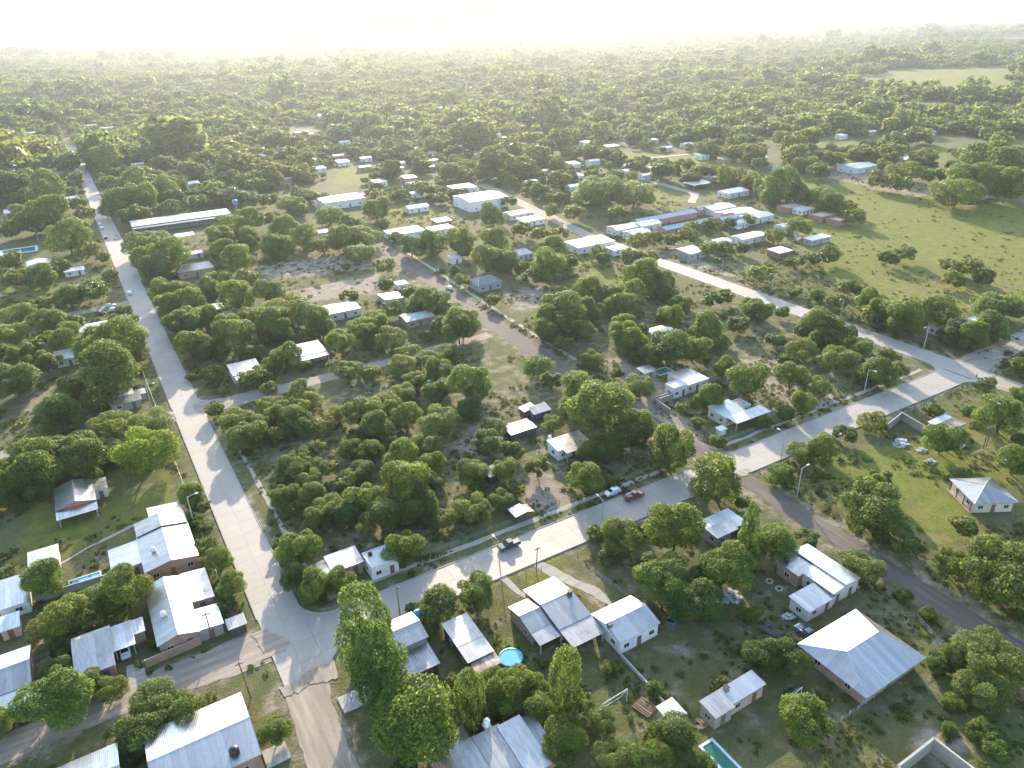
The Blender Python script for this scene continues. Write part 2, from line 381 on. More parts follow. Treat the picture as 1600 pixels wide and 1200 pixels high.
gr = road('concrete_side_road', 'pale concrete side road beside the pasture', 222.0, 231.0, 99.0, 300)
slabs(gr, 222.0, 231.0, 99, 265, 'y', 2, 4.8)
tag(link('side_road_far_pavement', MB().box(222.1, 230.9, 265.02, 299.9, .01, .1).mesh('side_road_far_pavement', MAT['slab'])), 'end of the pale concrete side road', 'street', kind='structure')
# curved corner aprons of concrete
def apron(cx, cy, qx, qy, r=6.0):
    pts = [(cx, cy)] + [(cx+qx*r*(1-math.sin(t)), cy+qy*r*(1-math.cos(t))) for t in np.linspace(0, math.pi/2, 10)]
    v = [(x, y, .098) for x, y in pts] + [(x, y, .0) for x, y in pts]; k = len(pts)
    f = [tuple(range(k)) if qx*qy < 0 else tuple(range(k-1, -1, -1))] + [(i, (i+1) % k, k+(i+1) % k, k+i) for i in range(k)]
    tag(link('corner_apron', mesh('corner_apron', v, f, MAT['slab'])), 'curved concrete corner where two streets meet', 'street', 'street corners', 'structure')
    kb = MB(); q = [(x, y) for x, y in pts[1:]]
    for (a, b), (c_, d) in zip(q[:-1], q[1:]): kb.tube([(a, b, .09), (c_, d, .09)], .1, 4)
    tag(kb.build('corner_kerb', MAT['conc']), 'curved kerb round a street corner', 'kerb', 'street corners', 'structure')
for a in ((AX1, BY1, 1, 1), (AX1, BY0, 1, -1), (222.0, BY1, -1, 1), (222.0, BY0, -1, -1), (120, BY1, -1, 1, 5), (127, BY1, 1, 1, 5), (AX1, 217.5, 1, 1, 4), (AX1, 210, 1, -1, 4)): apron(*a)
def kerb(x0, x1, y0, y1):
    tag(MB().box(x0, x1, y0, y1, 0, .2).build('kerb', MAT['conc']), 'low concrete kerb along the street edge', 'kerb', 'street kerbs', 'structure')
for a in ((AX0-.2, AX0-.02, 116, 209), (AX0-.2, AX0-.02, 217, 324), (AX1+.02, AX1+.2, 117, 206), (AX1+.02, AX1+.2, 222, 360), (25, 115, BY1+.02, BY1+.2), (132, 216, BY1+.02, BY1+.2), (25, 119, BY0-.2, BY0-.02), (127, 216, BY0-.2, BY0-.02)): kerb(*a)
def strip(name, label, pts, width, mat, z=.03, rag=.5, step=1.2, cat='lane'):
    """An earth lane with ragged edges."""
    pts = [np.array(p, float) for p in pts]; out = []
    for a, b in zip(pts[:-1], pts[1:]):
        k = max(2, int(np.hypot(*(b-a))/step)); out += [a+(b-a)*t for t in np.linspace(0, 1, k, endpoint=False)]
    out.append(pts[-1]); out = np.array(out); d = np.gradient(out, axis=0); d /= np.hypot(*d.T)[:, None]; nrm = np.column_stack([-d[:, 1], d[:, 0]])
    def walk():
        r = np.convolve(rng.normal(0, 1, len(out)+8), np.ones(6)/6, 'same')[4:4+len(out)]; return r*1.6*rag + rng.normal(0, .12*rag, len(out))
    wd = np.interp(np.linspace(0, 1, len(out)), np.linspace(0, 1, len(width)), width) if isinstance(width, (list, tuple)) else np.full(len(out), width)
    Lp = out+nrm*(wd/2+walk())[:, None]; Rp = out-nrm*(wd/2+walk())[:, None]; k = len(out)
    v = [(*a, z) for a in Lp] + [(*a, z) for a in Rp]
    f = [(k+i, k+i+1, i+1, i) for i in range(k-1)]
    return tag(link(name, mesh(name, v, f, MAT[mat])), label, cat, kind='structure')
strip('dirt_lane', 'rutted dirt lane beside the tin roofed houses', [(11.2,108.6),(-5,109.5),(-30,109),(-120,110)], [9,5.5,5,5], 'earth_x', .03)
strip('dirt_road_end', 'dusty dirt end of the concrete avenue', [(14.5,96.4),(13.8,86),(13.3,70),(13,45)], [7.5,7,7.5,8], 'earth_y', .03)
strip('dark_gravel_road', 'dark gravel road passing the hip roofed house', [(123.5,101.5),(123,80),(122.5,50),(122.5,15)], [5.5,5.5,5.8,6], 'gravel_dark', .03, .35)
strip('brown_dirt_street', 'brown dirt street running between the scrubby blocks', [(123.5,110.8),(122,150),(123,200),(126,250),(130.5,340),(134,400)], [7.5,7,7.5,8,7.5,7], 'gravel_mid', .03, .3)
strip('dirt_track', 'pale dirt track crossing the avenue', [(19.2,213),(60,213),(118,215)], [8,5,6], 'earth_x', .035)
strip('dirt_track', 'pale dirt track leaving the avenue past the small grey shack', [(11.2,212.5),(-20,214),(-140,217)], [7,4.5,4.5], 'earth_x', .035)
strip('dirt_track', 'dirt track where three cars are parked', [(11.2,329),(-20,327.5),(-160,322)], [6,5,4.5], 'earth_x', .035)
strip('dirt_road_bend', 'dusty road leaving the wide street crossing', [(231.2,107),(250,108.5),(320,112)], [10,8,7], 'earth_x', .03)
strip('dirt_road_bend', 'dusty road beyond the wide street crossing', [(226.5,98.9),(226.5,80),(229,40)], [9,8,8], 'earth_y', .03)
strip('footpath', 'pale footpath running along the wooded block', [(24,114.6),(60,114.2),(116,114)], 1.3, 'path', .04, .2)
strip('footpath', 'pale footpath along the scrubby block', [(130,114.5),(170,114),(216,114)], 1.3, 'path', .04, .25)
strip('footpath', 'pale footpath beside the avenue and the wooded block', [(23.4,120),(23.2,160),(22.6,205)], 1.1, 'path', .04, .15)
strip('footpath', 'pale footpath beside the brown dirt street', [(130.5,180),(131.5,215),(135.5,300),(137,338)], 1.6, 'path', .04, .2)
strip('footpath', 'worn path across the yard to the brick house', [(64.5,101.5),(66.5,95),(69.5,88),(70,82)], [2.2,2.5,2,1.2], 'path', .04, .4)
strip('footpath', 'short entry path to the brick house', [(56.5,101.5),(57,96),(58,93)], [1.6,1.2,1], 'path', .04, .2)
strip('footpath', 'path from the avenue across the lawn', [(5,163),(-5,161.5),(-15,158),(-24,153)], [1,.8,.8,.8], 'path', .04, .2)
strip('dirt_spill', 'dusty earth spilled over the broken end of the avenue', [(10.6,96.6),(15,97),(20,96.2)], [3,2.2,3.4], 'earth_y', .108, .9, .5)
strip('dirt_spill', 'dusty earth carried onto the avenue from the dirt lane', [(11.6,105.5),(11.7,109),(11.5,113)], [2.6,3.6,2.2], 'earth_x', .106, 1.0, .5)
strip('dirt_spill', 'dusty earth carried onto the cross street by the dirt street', [(117,110.2),(122,109.6),(129,110.1)], [1.4,3.2,1.6], 'earth_y', .106, .8, .5)
strip('dirt_spill', 'dusty earth carried onto the cross street by the gravel road', [(117.5,102),(122.5,102.6),(128,102)], [1.2,2.6,1.2], 'earth_y', .107, .7, .5)
strip('dirt_spill', 'dusty earth carried onto the avenue from the dirt track', [(18.8,209.5),(18.6,213),(18.8,217)], [1.2,2.8,1.4], 'earth_x', .106, .7, .5)
strip('driveway', 'twin strip driveway to the car port', [(-9.8,117),(-10,111)], [2.6,3], 'path', .045, .2)
strip('far_dirt_road', 'pale dirt road beyond the blue roofed rows', [(324,330),(345,349),(352,441),(395,475),(470,462)], [5,6,5,5,4], 'path', .04, .4)
strip('far_dirt_road', 'pale street in front of the white shed', [G(500,325),G(570,302),G(660,296)], 8, 'path', .04, .4)
strip('dirt_road_far', 'street continuing past the blue roofed rows', [(226.5,300),(232,333),(240,390),(250,460)], 8, 'earth_y', .03)

# ------------------------------------------------------------------ houses
def shorten(l):
    for w_ in (' by ', ' behind ', ' beside ', ' among ', ' on ', ' and ', ' at ', ' above ', ' below ', ' beyond ', ' in ', ', ', ' showing', ' where '):
        l = l.split(w_)[0]
    q = l.split()[:7]
    nouns = 'house roof shed hut shanty shack building school hall warehouse outhouse outbuilding port kiosk cabin lean-to shelter shell block annexe barn villa box'.split()
    while len(q) > 1 and q[-1] not in nouns: q.pop()
    return ' '.join(q)
HOUSES = []; FOOT = []                                             # footprints kept free of plants
def roof_slope(parent, quad, mat, name='roof_slope', t=.07):
    """A thin sheet-metal slope; quad = eave start, eave end, ridge end, ridge start (3 or 4 points)."""
    q = [Vector(p) for p in quad]; nn = (q[1]-q[0]).cross(q[-1]-q[0]).normalized()
    if nn.z < 0: q = q[::-1]; nn = -nn
    k = len(q); u = (q[1]-q[0]).normalized()
    if abs(u.z) > .05: u = (q[2]-q[1]).normalized()
    vv = nn.cross(u)
    top = [p+nn*t for p in q]; v = top+q
    f = [tuple(range(k)), tuple(range(2*k-1, k-1, -1))] + [(i, k+i, k+(i+1) % k, (i+1) % k) for i in range(k)]
    uv = []
    for face in f:
        for i in face: uv.append(((v[i]-q[0]).dot(u), (v[i]-q[0]).dot(vv)))
    return link(name, mesh(name, v, f, MAT[mat], uv=uv), parent)
WIN_CACHE = {}
def window(parent, x, y, z, face, wdt=1.2, hgt=1.0, cat='window'):
    key = (face in 'SN', wdt, hgt, cat)
    if key not in WIN_CACHE:
        fr, pn = MB(), MB(); d = .05
        def bx(m, a0, a1, z0, z1, dd):
            m.box(a0, a1, -dd, dd, z0, z1) if face in 'SN' else m.box(-dd, dd, a0, a1, z0, z1)
        if cat == 'door':
            bx(pn, -wdt/2, wdt/2, 0, hgt, d); bx(fr, -.02+wdt/2-.12, wdt/2-.06, hgt*.45, hgt*.5, d+.05)
            WIN_CACHE[key] = (pn.mesh('door', MAT['wood']), fr.mesh('handle', MAT['metal']))
        else:
            e = .07
            for a in ((-wdt/2, -wdt/2+e, 0, hgt), (wdt/2-e, wdt/2, 0, hgt), (-wdt/2+e, wdt/2-e, 0, e), (-wdt/2+e, wdt/2-e, hgt-e, hgt), (-.03, .03, e, hgt-e)): bx(fr, *a, d)
            bx(pn, -wdt/2+e, wdt/2-e, e, hgt-e, d*.6)
            WIN_CACHE[key] = (fr.mesh('window', MAT['frame']), pn.mesh('pane', MAT['glass']))
    a, b = WIN_CACHE[key]
    o = link(cat, a, parent, (x, y, z)); link('handle' if cat == 'door' else 'pane', b, o)
def vol(P, x0, x1, y0, y1, z, roof='gx', rise=.9, wall='white', rmat='zinc', over=.3, win=2, open_=False, z0=0.0, door=True):
    """One roofed volume of a house in the house's local frame."""
    xm, ym = (x0+x1)/2, (y0+y1)/2; o = over
    hs = dict(SW=z, SE=z, NE=z, NW=z)
    if roof[0] == 'm':
        for k in hs:
            if roof[1] in k: hs[k] = z+rise
    tilt = lambda x, y: z
    if open_:
        for (x, y, k) in ((x0+.1, y0+.1, 'SW'), (x1-.1, y0+.1, 'SE'), (x1-.1, y1-.1, 'NE'), (x0+.1, y1-.1, 'NW')):
            link('post', MB().box(-.09, .09, -.09, .09, 0, hs[k]-.02).mesh('post', MAT['pole']), P, (x, y, z0))
    else:
        b = MB(); v = [(x0,y0,z0),(x1,y0,z0),(x1,y1,z0),(x0,y1,z0),(x0,y0,hs['SW']),(x1,y0,hs['SE']),(x1,y1,hs['NE']),(x0,y1,hs['NW'])]
        if roof == 'gx':
            v += [(x0,ym,z+rise),(x1,ym,z+rise)]; b.add(v, [(0,1,5,4),(2,3,7,6),(1,2,6,9,5),(3,0,4,8,7),(4,5,9,8),(8,9,6,7)])
        elif roof == 'gy':
            v += [(xm,y0,z+rise),(xm,y1,z+rise)]; b.add(v, [(0,1,5,8,4),(2,3,7,9,6),(1,2,6,5),(3,0,4,7),(4,8,9,7),(8,5,6,9)])
        else: b.add(v, [(0,1,5,4),(1,2,6,5),(2,3,7,6),(3,0,4,7),(4,5,6,7)])
        b.build('wall', MAT[wall], P)
    e = .02
    if roof == 'gx':
        s = rise/((y1-y0)/2); ze = z-s*o+e
        roof_slope(P, [(x0-o,y0-o,ze),(x1+o,y0-o,ze),(x1+o,ym,z+rise+e),(x0-o,ym,z+rise+e)], rmat)
        roof_slope(P, [(x1+o,y1+o,ze),(x0-o,y1+o,ze),(x0-o,ym+.01,z+rise+e),(x1+o,ym+.01,z+rise+e)], rmat)
        link('ridge_cap', MB().tube([(x0-o, ym, z+rise+.09), (x1+o, ym, z+rise+.09)], .09, 5).mesh('ridge_cap', MAT['metal']), P)
    elif roof == 'gy':
        s = rise/((x1-x0)/2); ze = z-s*o+e
        roof_slope(P, [(x0-o,y1+o,ze),(x0-o,y0-o,ze),(xm,y0-o,z+rise+e),(xm,y1+o,z+rise+e)], rmat)
        roof_slope(P, [(x1+o,y0-o,ze),(x1+o,y1+o,ze),(xm+.01,y1+o,z+rise+e),(xm+.01,y0-o,z+rise+e)], rmat)
        link('ridge_cap', MB().tube([(xm, y0-o, z+rise+.09), (xm, y1+o, z+rise+.09)], .09, 5).mesh('ridge_cap', MAT['metal']), P)
    elif roof == 'hip':
        h = min(x1-x0, y1-y0)/2+o; X0, X1, Y0, Y1 = x0-o, x1+o, y0-o, y1+o; z1, z2 = z-.1, z+rise
        if x1-x0 >= y1-y0: A, B = (X0+h*.55, ym, z2), (X1-h*.55, ym, z2)
        else: A, B = (xm, Y0+h, z2), (xm, Y1-h, z2)
        if x1-x0 >= y1-y0:
            ql = [[(X0,Y0,z1),(X1,Y0,z1),B,A], [(X1,Y1,z1),(X0,Y1,z1),A,B], [(X0,Y1,z1),(X0,Y0,z1),A], [(X1,Y0,z1),(X1,Y1,z1),B]]
        else:
            ql = [[(X0,Y0,z1),(X1,Y0,z1),A], [(X1,Y1,z1),(X0,Y1,z1),B], [(X0,Y1,z1),(X0,Y0,z1),A,B], [(X1,Y0,z1),(X1,Y1,z1),B,A]]
        for q in ql: roof_slope(P, q, rmat)
        rc = MB(); rc.tube([(A[0],A[1],A[2]+.07),(B[0],B[1],B[2]+.07)], .1, 5)
        for c in ql[2][:2]: rc.tube([(c[0],c[1],c[2]+.07),(A[0],A[1],A[2]+.07)], .08, 5)
        for c in ql[3][:2]: rc.tube([(c[0],c[1],c[2]+.07),(B[0],B[1],B[2]+.07)], .08, 5)
        rc.build('ridge_cap', MAT['metal'], P)
    elif roof[0] == 'm':
        X0, X1, Y0, Y1 = x0-o, x1+o, y0-o, y1+o
        def hz(x, y):
            t = dict(N=(y-y0)/(y1-y0), S=(y1-y)/(y1-y0), E=(x-x0)/(x1-x0), W=(x1-x)/(x1-x0))[roof[1]]
            return z+rise*t+e
        q = [(X0,Y0),(X1,Y0),(X1,Y1),(X0,Y1)]
        if roof[1] in 'EW': q = [(X0,Y1),(X0,Y0),(X1,Y0),(X1,Y1)]
        roof_slope(P, [(x, y, hz(x, y)) for x, y in q], rmat)
    else:                                              # flat with parapet
        MB().box(x0+.15, x1-.15, y0+.15, y1-.15, z-.02, z+.08).build('roof_deck', MAT['conc'] if rmat == 'conc' else MAT['white'], P)
        for a in ((x0-.01,x1+.01,y0-.01,y0+.15),(x0-.01,x1+.01,y1-.15,y1+.01),(x0-.01,x0+.15,y0+.15,y1-.15),(x1-.15,x1+.01,y0+.15,y1-.15)):
            MB().box(*a, z-.05, z+max(.3, rise)).build('parapet', MAT[wall], P)
    if not open_ and win:
        L = x1-x0; k = max(1, min(win+1, int(L/2.6)))
        for i in range(k):
            x = x0+L*(i+.5)/k
            if door and i == k//2 and z0 == 0: window(P, x, y0, .02, 'S', .95, 2.05, 'door')
            else: window(P, x, y0, z0+.95, 'S')
        D = y1-y0; k = max(1, min(win, int(D/3.2)))
        side, fc = (x0, 'W') if P.location.x > 5 else (x1, 'E')
        for i in range(k): window(P, side, y0+D*(i+.5)/k, z0+.95, fc)
def house(label, x0, x1, y0, y1, vols, cat='house', rotz=0.0, group=None, name=None):
    """vols are given in plan metres; the first corner pair is the house's extent."""
    cx_, cy_ = (x0+x1)/2, (y0+y1)/2
    e = empty(name or cat.replace(' ', '_'), label, cat, (cx_, cy_, 0), rotz, group)
    for v in vols:
        a = list(v[:4]); kw = v[5] if len(v) > 5 else {}
        vol(e, a[0]-cx_, a[1]-cx_, a[2]-cy_, a[3]-cy_, v[4], **kw)
    FOOT.append((x0-.5, x1+.5, y0-(1.5 if y0 < 330 else 8), y1+.5))
    if not group: HOUSES.append((shorten(label), x0, x1, y0, y1))
    return e
D_ = dict
house('small house with grey gabled tin roof and front veranda on the lawn', -19.6,-8.7,169.5,183, [
    (-19.4,-11.6,172.8,182.9,2.8,D_(roof='gy',rise=1.1,wall='red',rmat='zinc')), (-11.58,-8.9,177.4,182.4,2.5,D_(roof='mW',rise=.3,wall='pale',rmat='zinc',win=1)),
    (-19.4,-11.6,169.4,172.5,2.2,D_(roof='mN',rise=.3,rmat='zinc_new',open_=True))])
h = house('long grey tin roofed house with a chimney, farther from the crossing than its twin', -10.6,5.2,138,160.5, [
    (-4.8,5.0,138.2,151.2,3.0,D_(roof='gy',rise=.95,wall='brick',rmat='zinc')), (-4.7,4.9,151.4,156.2,3.25,D_(roof='gy',rise=.95,wall='brick',rmat='zinc_old')),
    (-1.5,4.8,156.4,160.4,3.1,D_(roof='mW',rise=.6,wall='brick',rmat='zinc')), (-10.5,-5.02,142.4,150.5,2.4,D_(roof='mE',rise=.4,wall='pale',rmat='zinc_new'))])
house('long grey tin roofed house with white roof patches nearest the street crossing', -5.6,5.4,115.5,134, [
    (-5.4,1.2,115.7,133,3.0,D_(roof='gy',rise=1.0,wall='brick',rmat='zinc')), (1.24,5.3,124.3,133.6,2.5,D_(roof='mW',rise=.45,wall='grey',rmat='zinc_old',win=1)),
    (1.24,5.3,115.9,121.5,2.5,D_(roof='mW',rise=.45,wall='block',rmat='zinc_new',win=1))])
house('house with big blue-grey tin roof by the twin strip driveway', -18.4,-12.5,115.4,125.5, [
    (-18.3,-12.7,115.6,124,2.7,D_(roof='mN',rise=.9,wall='brick',rmat='zinc')), (-18.3,-12.7,124.05,125.5,3.1,D_(roof='mS',rise=.4,wall='brick',rmat='white_roof',win=0))])
house('open car port with dirty pale tin roof', -12.4,-7.2,119,125.3, [(-12.3,-9.2,119.2,125.2,2.5,D_(roof='mN',rise=.25,rmat='white_roof',open_=True)), (-9.15,-7.3,121.8,125,2.45,D_(roof='mN',rise=.25,wall='brick',rmat='white_roof',win=0))], 'car port')
house('wide tin roofed house with a white lower lean-to roof', -40,-25,113.5,128, [(-39.8,-25.1,118.2,127.8,3.1,D_(roof='gx',rise=1.0,wall='brick',rmat='zinc')), (-39.8,-25.1,113.8,118.1,2.6,D_(roof='mN',rise=.35,wall='grey',rmat='zinc_new'))])
house('house with one plain white sloping roof beside the yard wall', -36,-25.2,141.8,150.8, [(-35.8,-25.3,142,150.6,2.7,D_(roof='mN',rise=.5,wall='white',rmat='zinc_new'))])
house('tiny pink walled outhouse with white roof', -30,-27,134.6,139.8, [(-29.8,-27,135.8,139.6,2.3,D_(roof='mN',rise=.25,wall='pink',rmat='white_roof',win=1))], 'outhouse')
house('cream shed with flat white roof on the lawn edge', -25.3,-19.7,153.4,158.9, [(-25,-19.9,153.6,158.6,2.4,D_(roof='mN',rise=.25,wall='cream',rmat='white_roof',win=1))], 'shed')
house('large corner house with bright ribbed tin roof and dark water tank', -10,4.5,82,97.2, [(-9.8,4.3,84.2,97,3.2,D_(roof='gx',rise=1.0,wall='brick',rmat='zinc_new')), (-9.8,-1,78,84.1,2.7,D_(roof='mN',rise=.4,wall='grey',rmat='zinc'))])
house('house with plain white roof below the bushes of the dirt lane', -28,-13.8,84,97.8, [(-27.8,-14,88,97.6,3,D_(roof='gx',rise=.8,wall='white',rmat='zinc_new'))])
house('low brick house with dull grey tin roof behind clipped bushes', 21,33.5,117.6,123.4, [(27.2,33.3,118.2,123,2.7,D_(roof='mN',rise=.4,wall='brick',rmat='zinc_old')), (21.3,27.1,118.6,122.6,2.4,D_(roof='mE',rise=.3,wall='brick',rmat='zinc',win=1))])
house('small white cube house with flat roof and pink parapet', 33.8,39.8,114.4,120.2, [(33.9,39.6,114.6,120,3.0,D_(roof='flat',rise=.3,wall='white',rmat='white',win=2))])
house('two level tin house with blue water tank behind', 28.5,35.2,86,98, [(28.8,35,91,97.6,4.4,D_(roof='gx',rise=.8,wall='grey',rmat='zinc')), (29,34.8,86.3,90.9,2.4,D_(roof='mN',rise=.5,wall='darkwall',rmat='zinc_old',win=1))])
house('dark walled tin shack with patched rusty edge beside the round pool', 39,44.2,80.8,93.2, [(39.2,43.8,87.3,93,3.0,D_(roof='mN',rise=.3,wall='darkwall',rmat='zinc_old',win=1)), (39.2,43.8,83.4,87.2,2.75,D_(roof='mN',rise=.2,wall='darkwall',rmat='zinc',win=1)), (39.6,43.9,80.9,83.3,2.3,D_(roof='mN',rise=.2,wall='wood',rmat='rusty',win=0))], 'shack')
house('tin roofed house in strips with white tank on top', 25.8,42.4,60,72.4, [(26,32,69.4,72.2,2.9,D_(roof='mN',rise=.2,wall='brick',rmat='zinc')), (27,32.6,60,69.2,2.9,D_(roof='mN',rise=.8,wall='brick',rmat='zinc')), (32.64,36.6,60,69,3.0,D_(roof='mN',rise=.8,wall='brick',rmat='zinc_old')), (36.64,40.1,60,68.6,3.1,D_(roof='mN',rise=.8,wall='brick',rmat='zinc_new')), (40.14,42.2,61,68.2,2.8,D_(roof='mN',rise=.6,wall='brick',rmat='zinc_old',win=0))])
h = house('brick house with two white and grey tin gables and black chimney', 51.6,63.1,76.6,93.2, [(56.4,62.9,81.2,92.8,3.1,D_(roof='gx',rise=1.0,wall='brick',rmat='zinc')), (56.4,62.9,76.9,81.0,2.5,D_(roof='mN',rise=.45,rmat='zinc_old',open_=True)), (51.8,56.3,83.4,90.6,2.9,D_(roof='gx',rise=.8,wall='brick',rmat='zinc')), (51.8,56.3,80.4,83.3,2.5,D_(roof='mN',rise=.3,rmat='zinc',open_=True))])
house('white house with pale tin gable and brick side wall', 63.4,72.8,72.6,81.2, [(63.6,72.2,73,80.8,3.0,D_(roof='gx',rise=1.0,wall='white',rmat='zinc_new'))])
house('long low outbuilding with pale blue tin roof and brick vent', 66.2,77.8,52.9,56.5, [(66.4,70,53.1,56.2,2.9,D_(roof='mN',rise=.2,wall='block',rmat='zinc_old',win=1)), (70.04,77.6,53.6,56.2,2.9,D_(roof='mN',rise=.2,wall='pink',rmat='zinc_new'))], 'outbuilding')
house('small shed with bright white roof beside stacked planks', 60.2,63.3,56.2,59.7, [(60.3,63.2,56.5,59.4,2.3,D_(roof='mN',rise=.2,wall='pink',rmat='white_roof',win=1))], 'shed')
house('long house with patchwork white tin roof beside the gravel road', 97.2,112,60.5,73.4, [(108,112,61.2,73,3.3,D_(roof='mW',rise=.4,wall='pale',rmat='zinc_new')), (104.6,107.96,61.2,68,3.2,D_(roof='mE',rise=.3,wall='pale',rmat='white_roof')), (103.2,107.96,68.04,72.9,3.1,D_(roof='mE',rise=.3,wall='brick',rmat='zinc')), (97.4,104.5,60.8,64.9,2.6,D_(roof='mN',rise=.3,wall='pale',rmat='zinc_new'))])
house('large square house with hipped silver tin roof and dark veranda', 89.6,104.1,43.6,55.9, [(89.9,103.9,43.9,55.6,2.9,D_(roof='hip',rise=2.0,wall='brick',rmat='zinc_new',over=.9))])
house('half hidden flat patchwork roof house among tall leafy trees', 98.9,108,85,91.2, [(99.1,108,88.2,91,2.6,D_(roof='mN',rise=.15,wall='grey',rmat='white_roof')), (99.1,108,85.2,88.15,2.6,D_(roof='mN',rise=.15,wall='grey',rmat='zinc'))])
h = house('white house with blue-grey hip roof and wooden porch posts', 157,166,60.5,70, [(157.2,165.8,60.7,69.4,2.9,D_(roof='hip',rise=1.5,wall='cream',rmat='zinc',over=.7))], rotz=math.radians(-30))
house('tin roofed house with white side wall beside the sandy lot', 90.4,100.4,129.8,136.7, [(90.6,100,131.6,136.4,3.0,D_(roof='mN',rise=.5,wall='white',rmat='zinc_new')), (92,100,129.8,131.5,2.8,D_(roof='mN',rise=.2,rmat='zinc_new',open_=True))])
for i in range(4): link('porch_post', MB().box(-.1,.1,-.1,.1,0,2.85).mesh('porch_post', MAT['wood']), h, (-4.85, -4.2+i*2.7, 0))
link('porch_floor', MB().box(-5.0,-4.31,-4.6,4.6,0,.15).mesh('porch_floor', MAT['pink']), h)
x_, y_ = G(811,667,2.2); house('shanty of loose pale and green sheets beside the bare yard', x_-4,x_+4,y_-2.6,y_+2.6, [(x_-3.8,x_+3.8,y_+.2,y_+2.4,2.2,D_(roof='mN',rise=.2,wall='darkwall',rmat='rusty',win=0)), (x_-3.8,x_-.6,y_-2.4,y_+.15,2.1,D_(roof='mN',rise=.15,wall='darkwall',rmat='teal_roof',win=0)), (x_-.5,x_+3.8,y_-2.4,y_+.15,2.15,D_(roof='mN',rise=.15,wall='darkwall',rmat='white_roof',win=0))], 'shanty')
x_, y_ = G(836,638,2.4); house('shanty of dark boards with a pale tilted tin sheet', x_-3.6,x_+3.4,y_-3,y_+3, [(x_-3.4,x_,y_+.2,y_+2.8,2.3,D_(roof='mE',rise=.5,wall='wood',rmat='white_roof',win=0)), (x_-2,x_+3.2,y_-2.8,y_+.1,2.4,D_(roof='mN',rise=.7,wall='darkwall',rmat='zinc_old',win=1))], 'shanty')
house('white flat roofed house with tin hall behind long garden wall', 137.8,152,141.3,150.4, [(143.4,151.8,141.6,145.4,2.9,D_(roof='mN',rise=.15,wall='pale',rmat='zinc_new')), (143.4,151.8,145.45,150,3.0,D_(roof='mN',rise=.2,wall='pale',rmat='zinc')), (138,143.3,141.4,145.2,3.2,D_(roof='flat',rise=.3,wall='white',rmat='white'))])
x_, y_ = G(1011,577,2.4); house('little lean-to with blue grey tin roof beside the walled garden', x_-2.6,x_+2.6,y_-2,y_+2, [(x_-2.4,x_+2.4,y_-1.8,y_+1.8,2.3,D_(roof='mN',rise=.3,wall='grey',rmat='zinc',win=1))], 'lean-to')
house('pale house with long white veranda roof on thin posts', 137.6,152,117.5,128.4, [(138.4,146,121.2,127.8,2.8,D_(roof='mN',rise=.5,wall='cream',rmat='teal_roof')), (146.1,150,123,127.4,2.6,D_(roof='flat',rise=.3,wall='pale',rmat='conc',win=1)), (139,151.6,117.8,121.1,2.5,D_(roof='mN',rise=.3,rmat='white_roof',open_=True))])
x_, y_ = G(768,737,2.2); house('little white roofed hut between the round dark trees', x_-1.6,x_+1.6,y_-2,y_+2, [(x_-1.4,x_+1.4,y_-1.8,y_+1.8,2.2,D_(roof='mN',rise=.3,wall='darkwall',rmat='white_roof',win=0))], 'hut')
x_, y_ = G(814,796,2.0); house('ruined hut with fallen grey sheets by the footpath', x_-2.4,x_+2.4,y_-1.6,y_+1.6, [(x_-2.2,x_+.4,y_-1.5,y_+1.5,1.9,D_(roof='mE',rise=.3,wall='darkwall',rmat='zinc_old',win=0)), (x_+.5,x_+2.2,y_-1.4,y_+1.3,1.6,D_(roof='mW',rise=.5,wall='wood',rmat='rusty',win=0))], 'hut')
house('house with grey tin roof and pale veranda rail by the dirt track', 30.4,40,220,236, [(31,39.6,224.4,232.4,2.9,D_(roof='mN',rise=.7,wall='pale',rmat='zinc')), (31.4,39.4,221.6,224.3,2.5,D_(roof='mN',rise=.25,rmat='zinc_old',open_=True))])
house('house with shiny white tin roof above the dirt track', 52,62,224.3,236.8, [(52.3,61.7,227.4,236.4,3.0,D_(roof='mN',rise=.6,wall='brick',rmat='zinc_new')), (52.3,61.7,224.6,227.3,2.6,D_(roof='mN',rise=.25,rmat='zinc_new',open_=True))])
x_, y_ = G(1479,661,2.4); house('shed with rusty half stripped roof behind the block wall', x_-4,x_+4,y_-3,y_+3, [(x_-3.8,x_+3.8,y_+.6,y_+2.6,2.4,D_(roof='mN',rise=.2,wall='block',rmat='white_roof',win=0)), (x_-3.8,x_+3.8,y_-2.6,y_+.55,2.3,D_(roof='mN',rise=.2,wall='block',rmat='rusty',win=1))], 'shed')
x_, y_ = G(1566,628,1.2); house('low white slab shelter on the fenced paddock', x_-3,x_+3,y_-1.2,y_+1.2, [(x_-2.8,x_+2.8,y_-1,y_+1,1.4,D_(roof='mN',rise=.15,wall='pale',rmat='white_roof',win=0))], 'shelter')
x_, y_ = G(369,972,2.0); house('little grey kiosk at the street corner', x_-1.6,x_+1.6,y_-1.4,y_+1.4, [(x_-1.4,x_+1.4,y_-1.2,y_+1.2,2.0,D_(roof='mN',rise=.15,wall='darkwall',rmat='zinc_old',win=0))], 'kiosk')
x_, y_ = G(1127,669,1.8); house('tiny white roadside shrine box with pale roof', x_-1.2,x_+1.2,y_-1,y_+1, [(x_-1,x_+1,y_-.8,y_+.8,1.7,D_(roof='mN',rise=.1,wall='white',rmat='white_roof',win=0))], 'shrine')
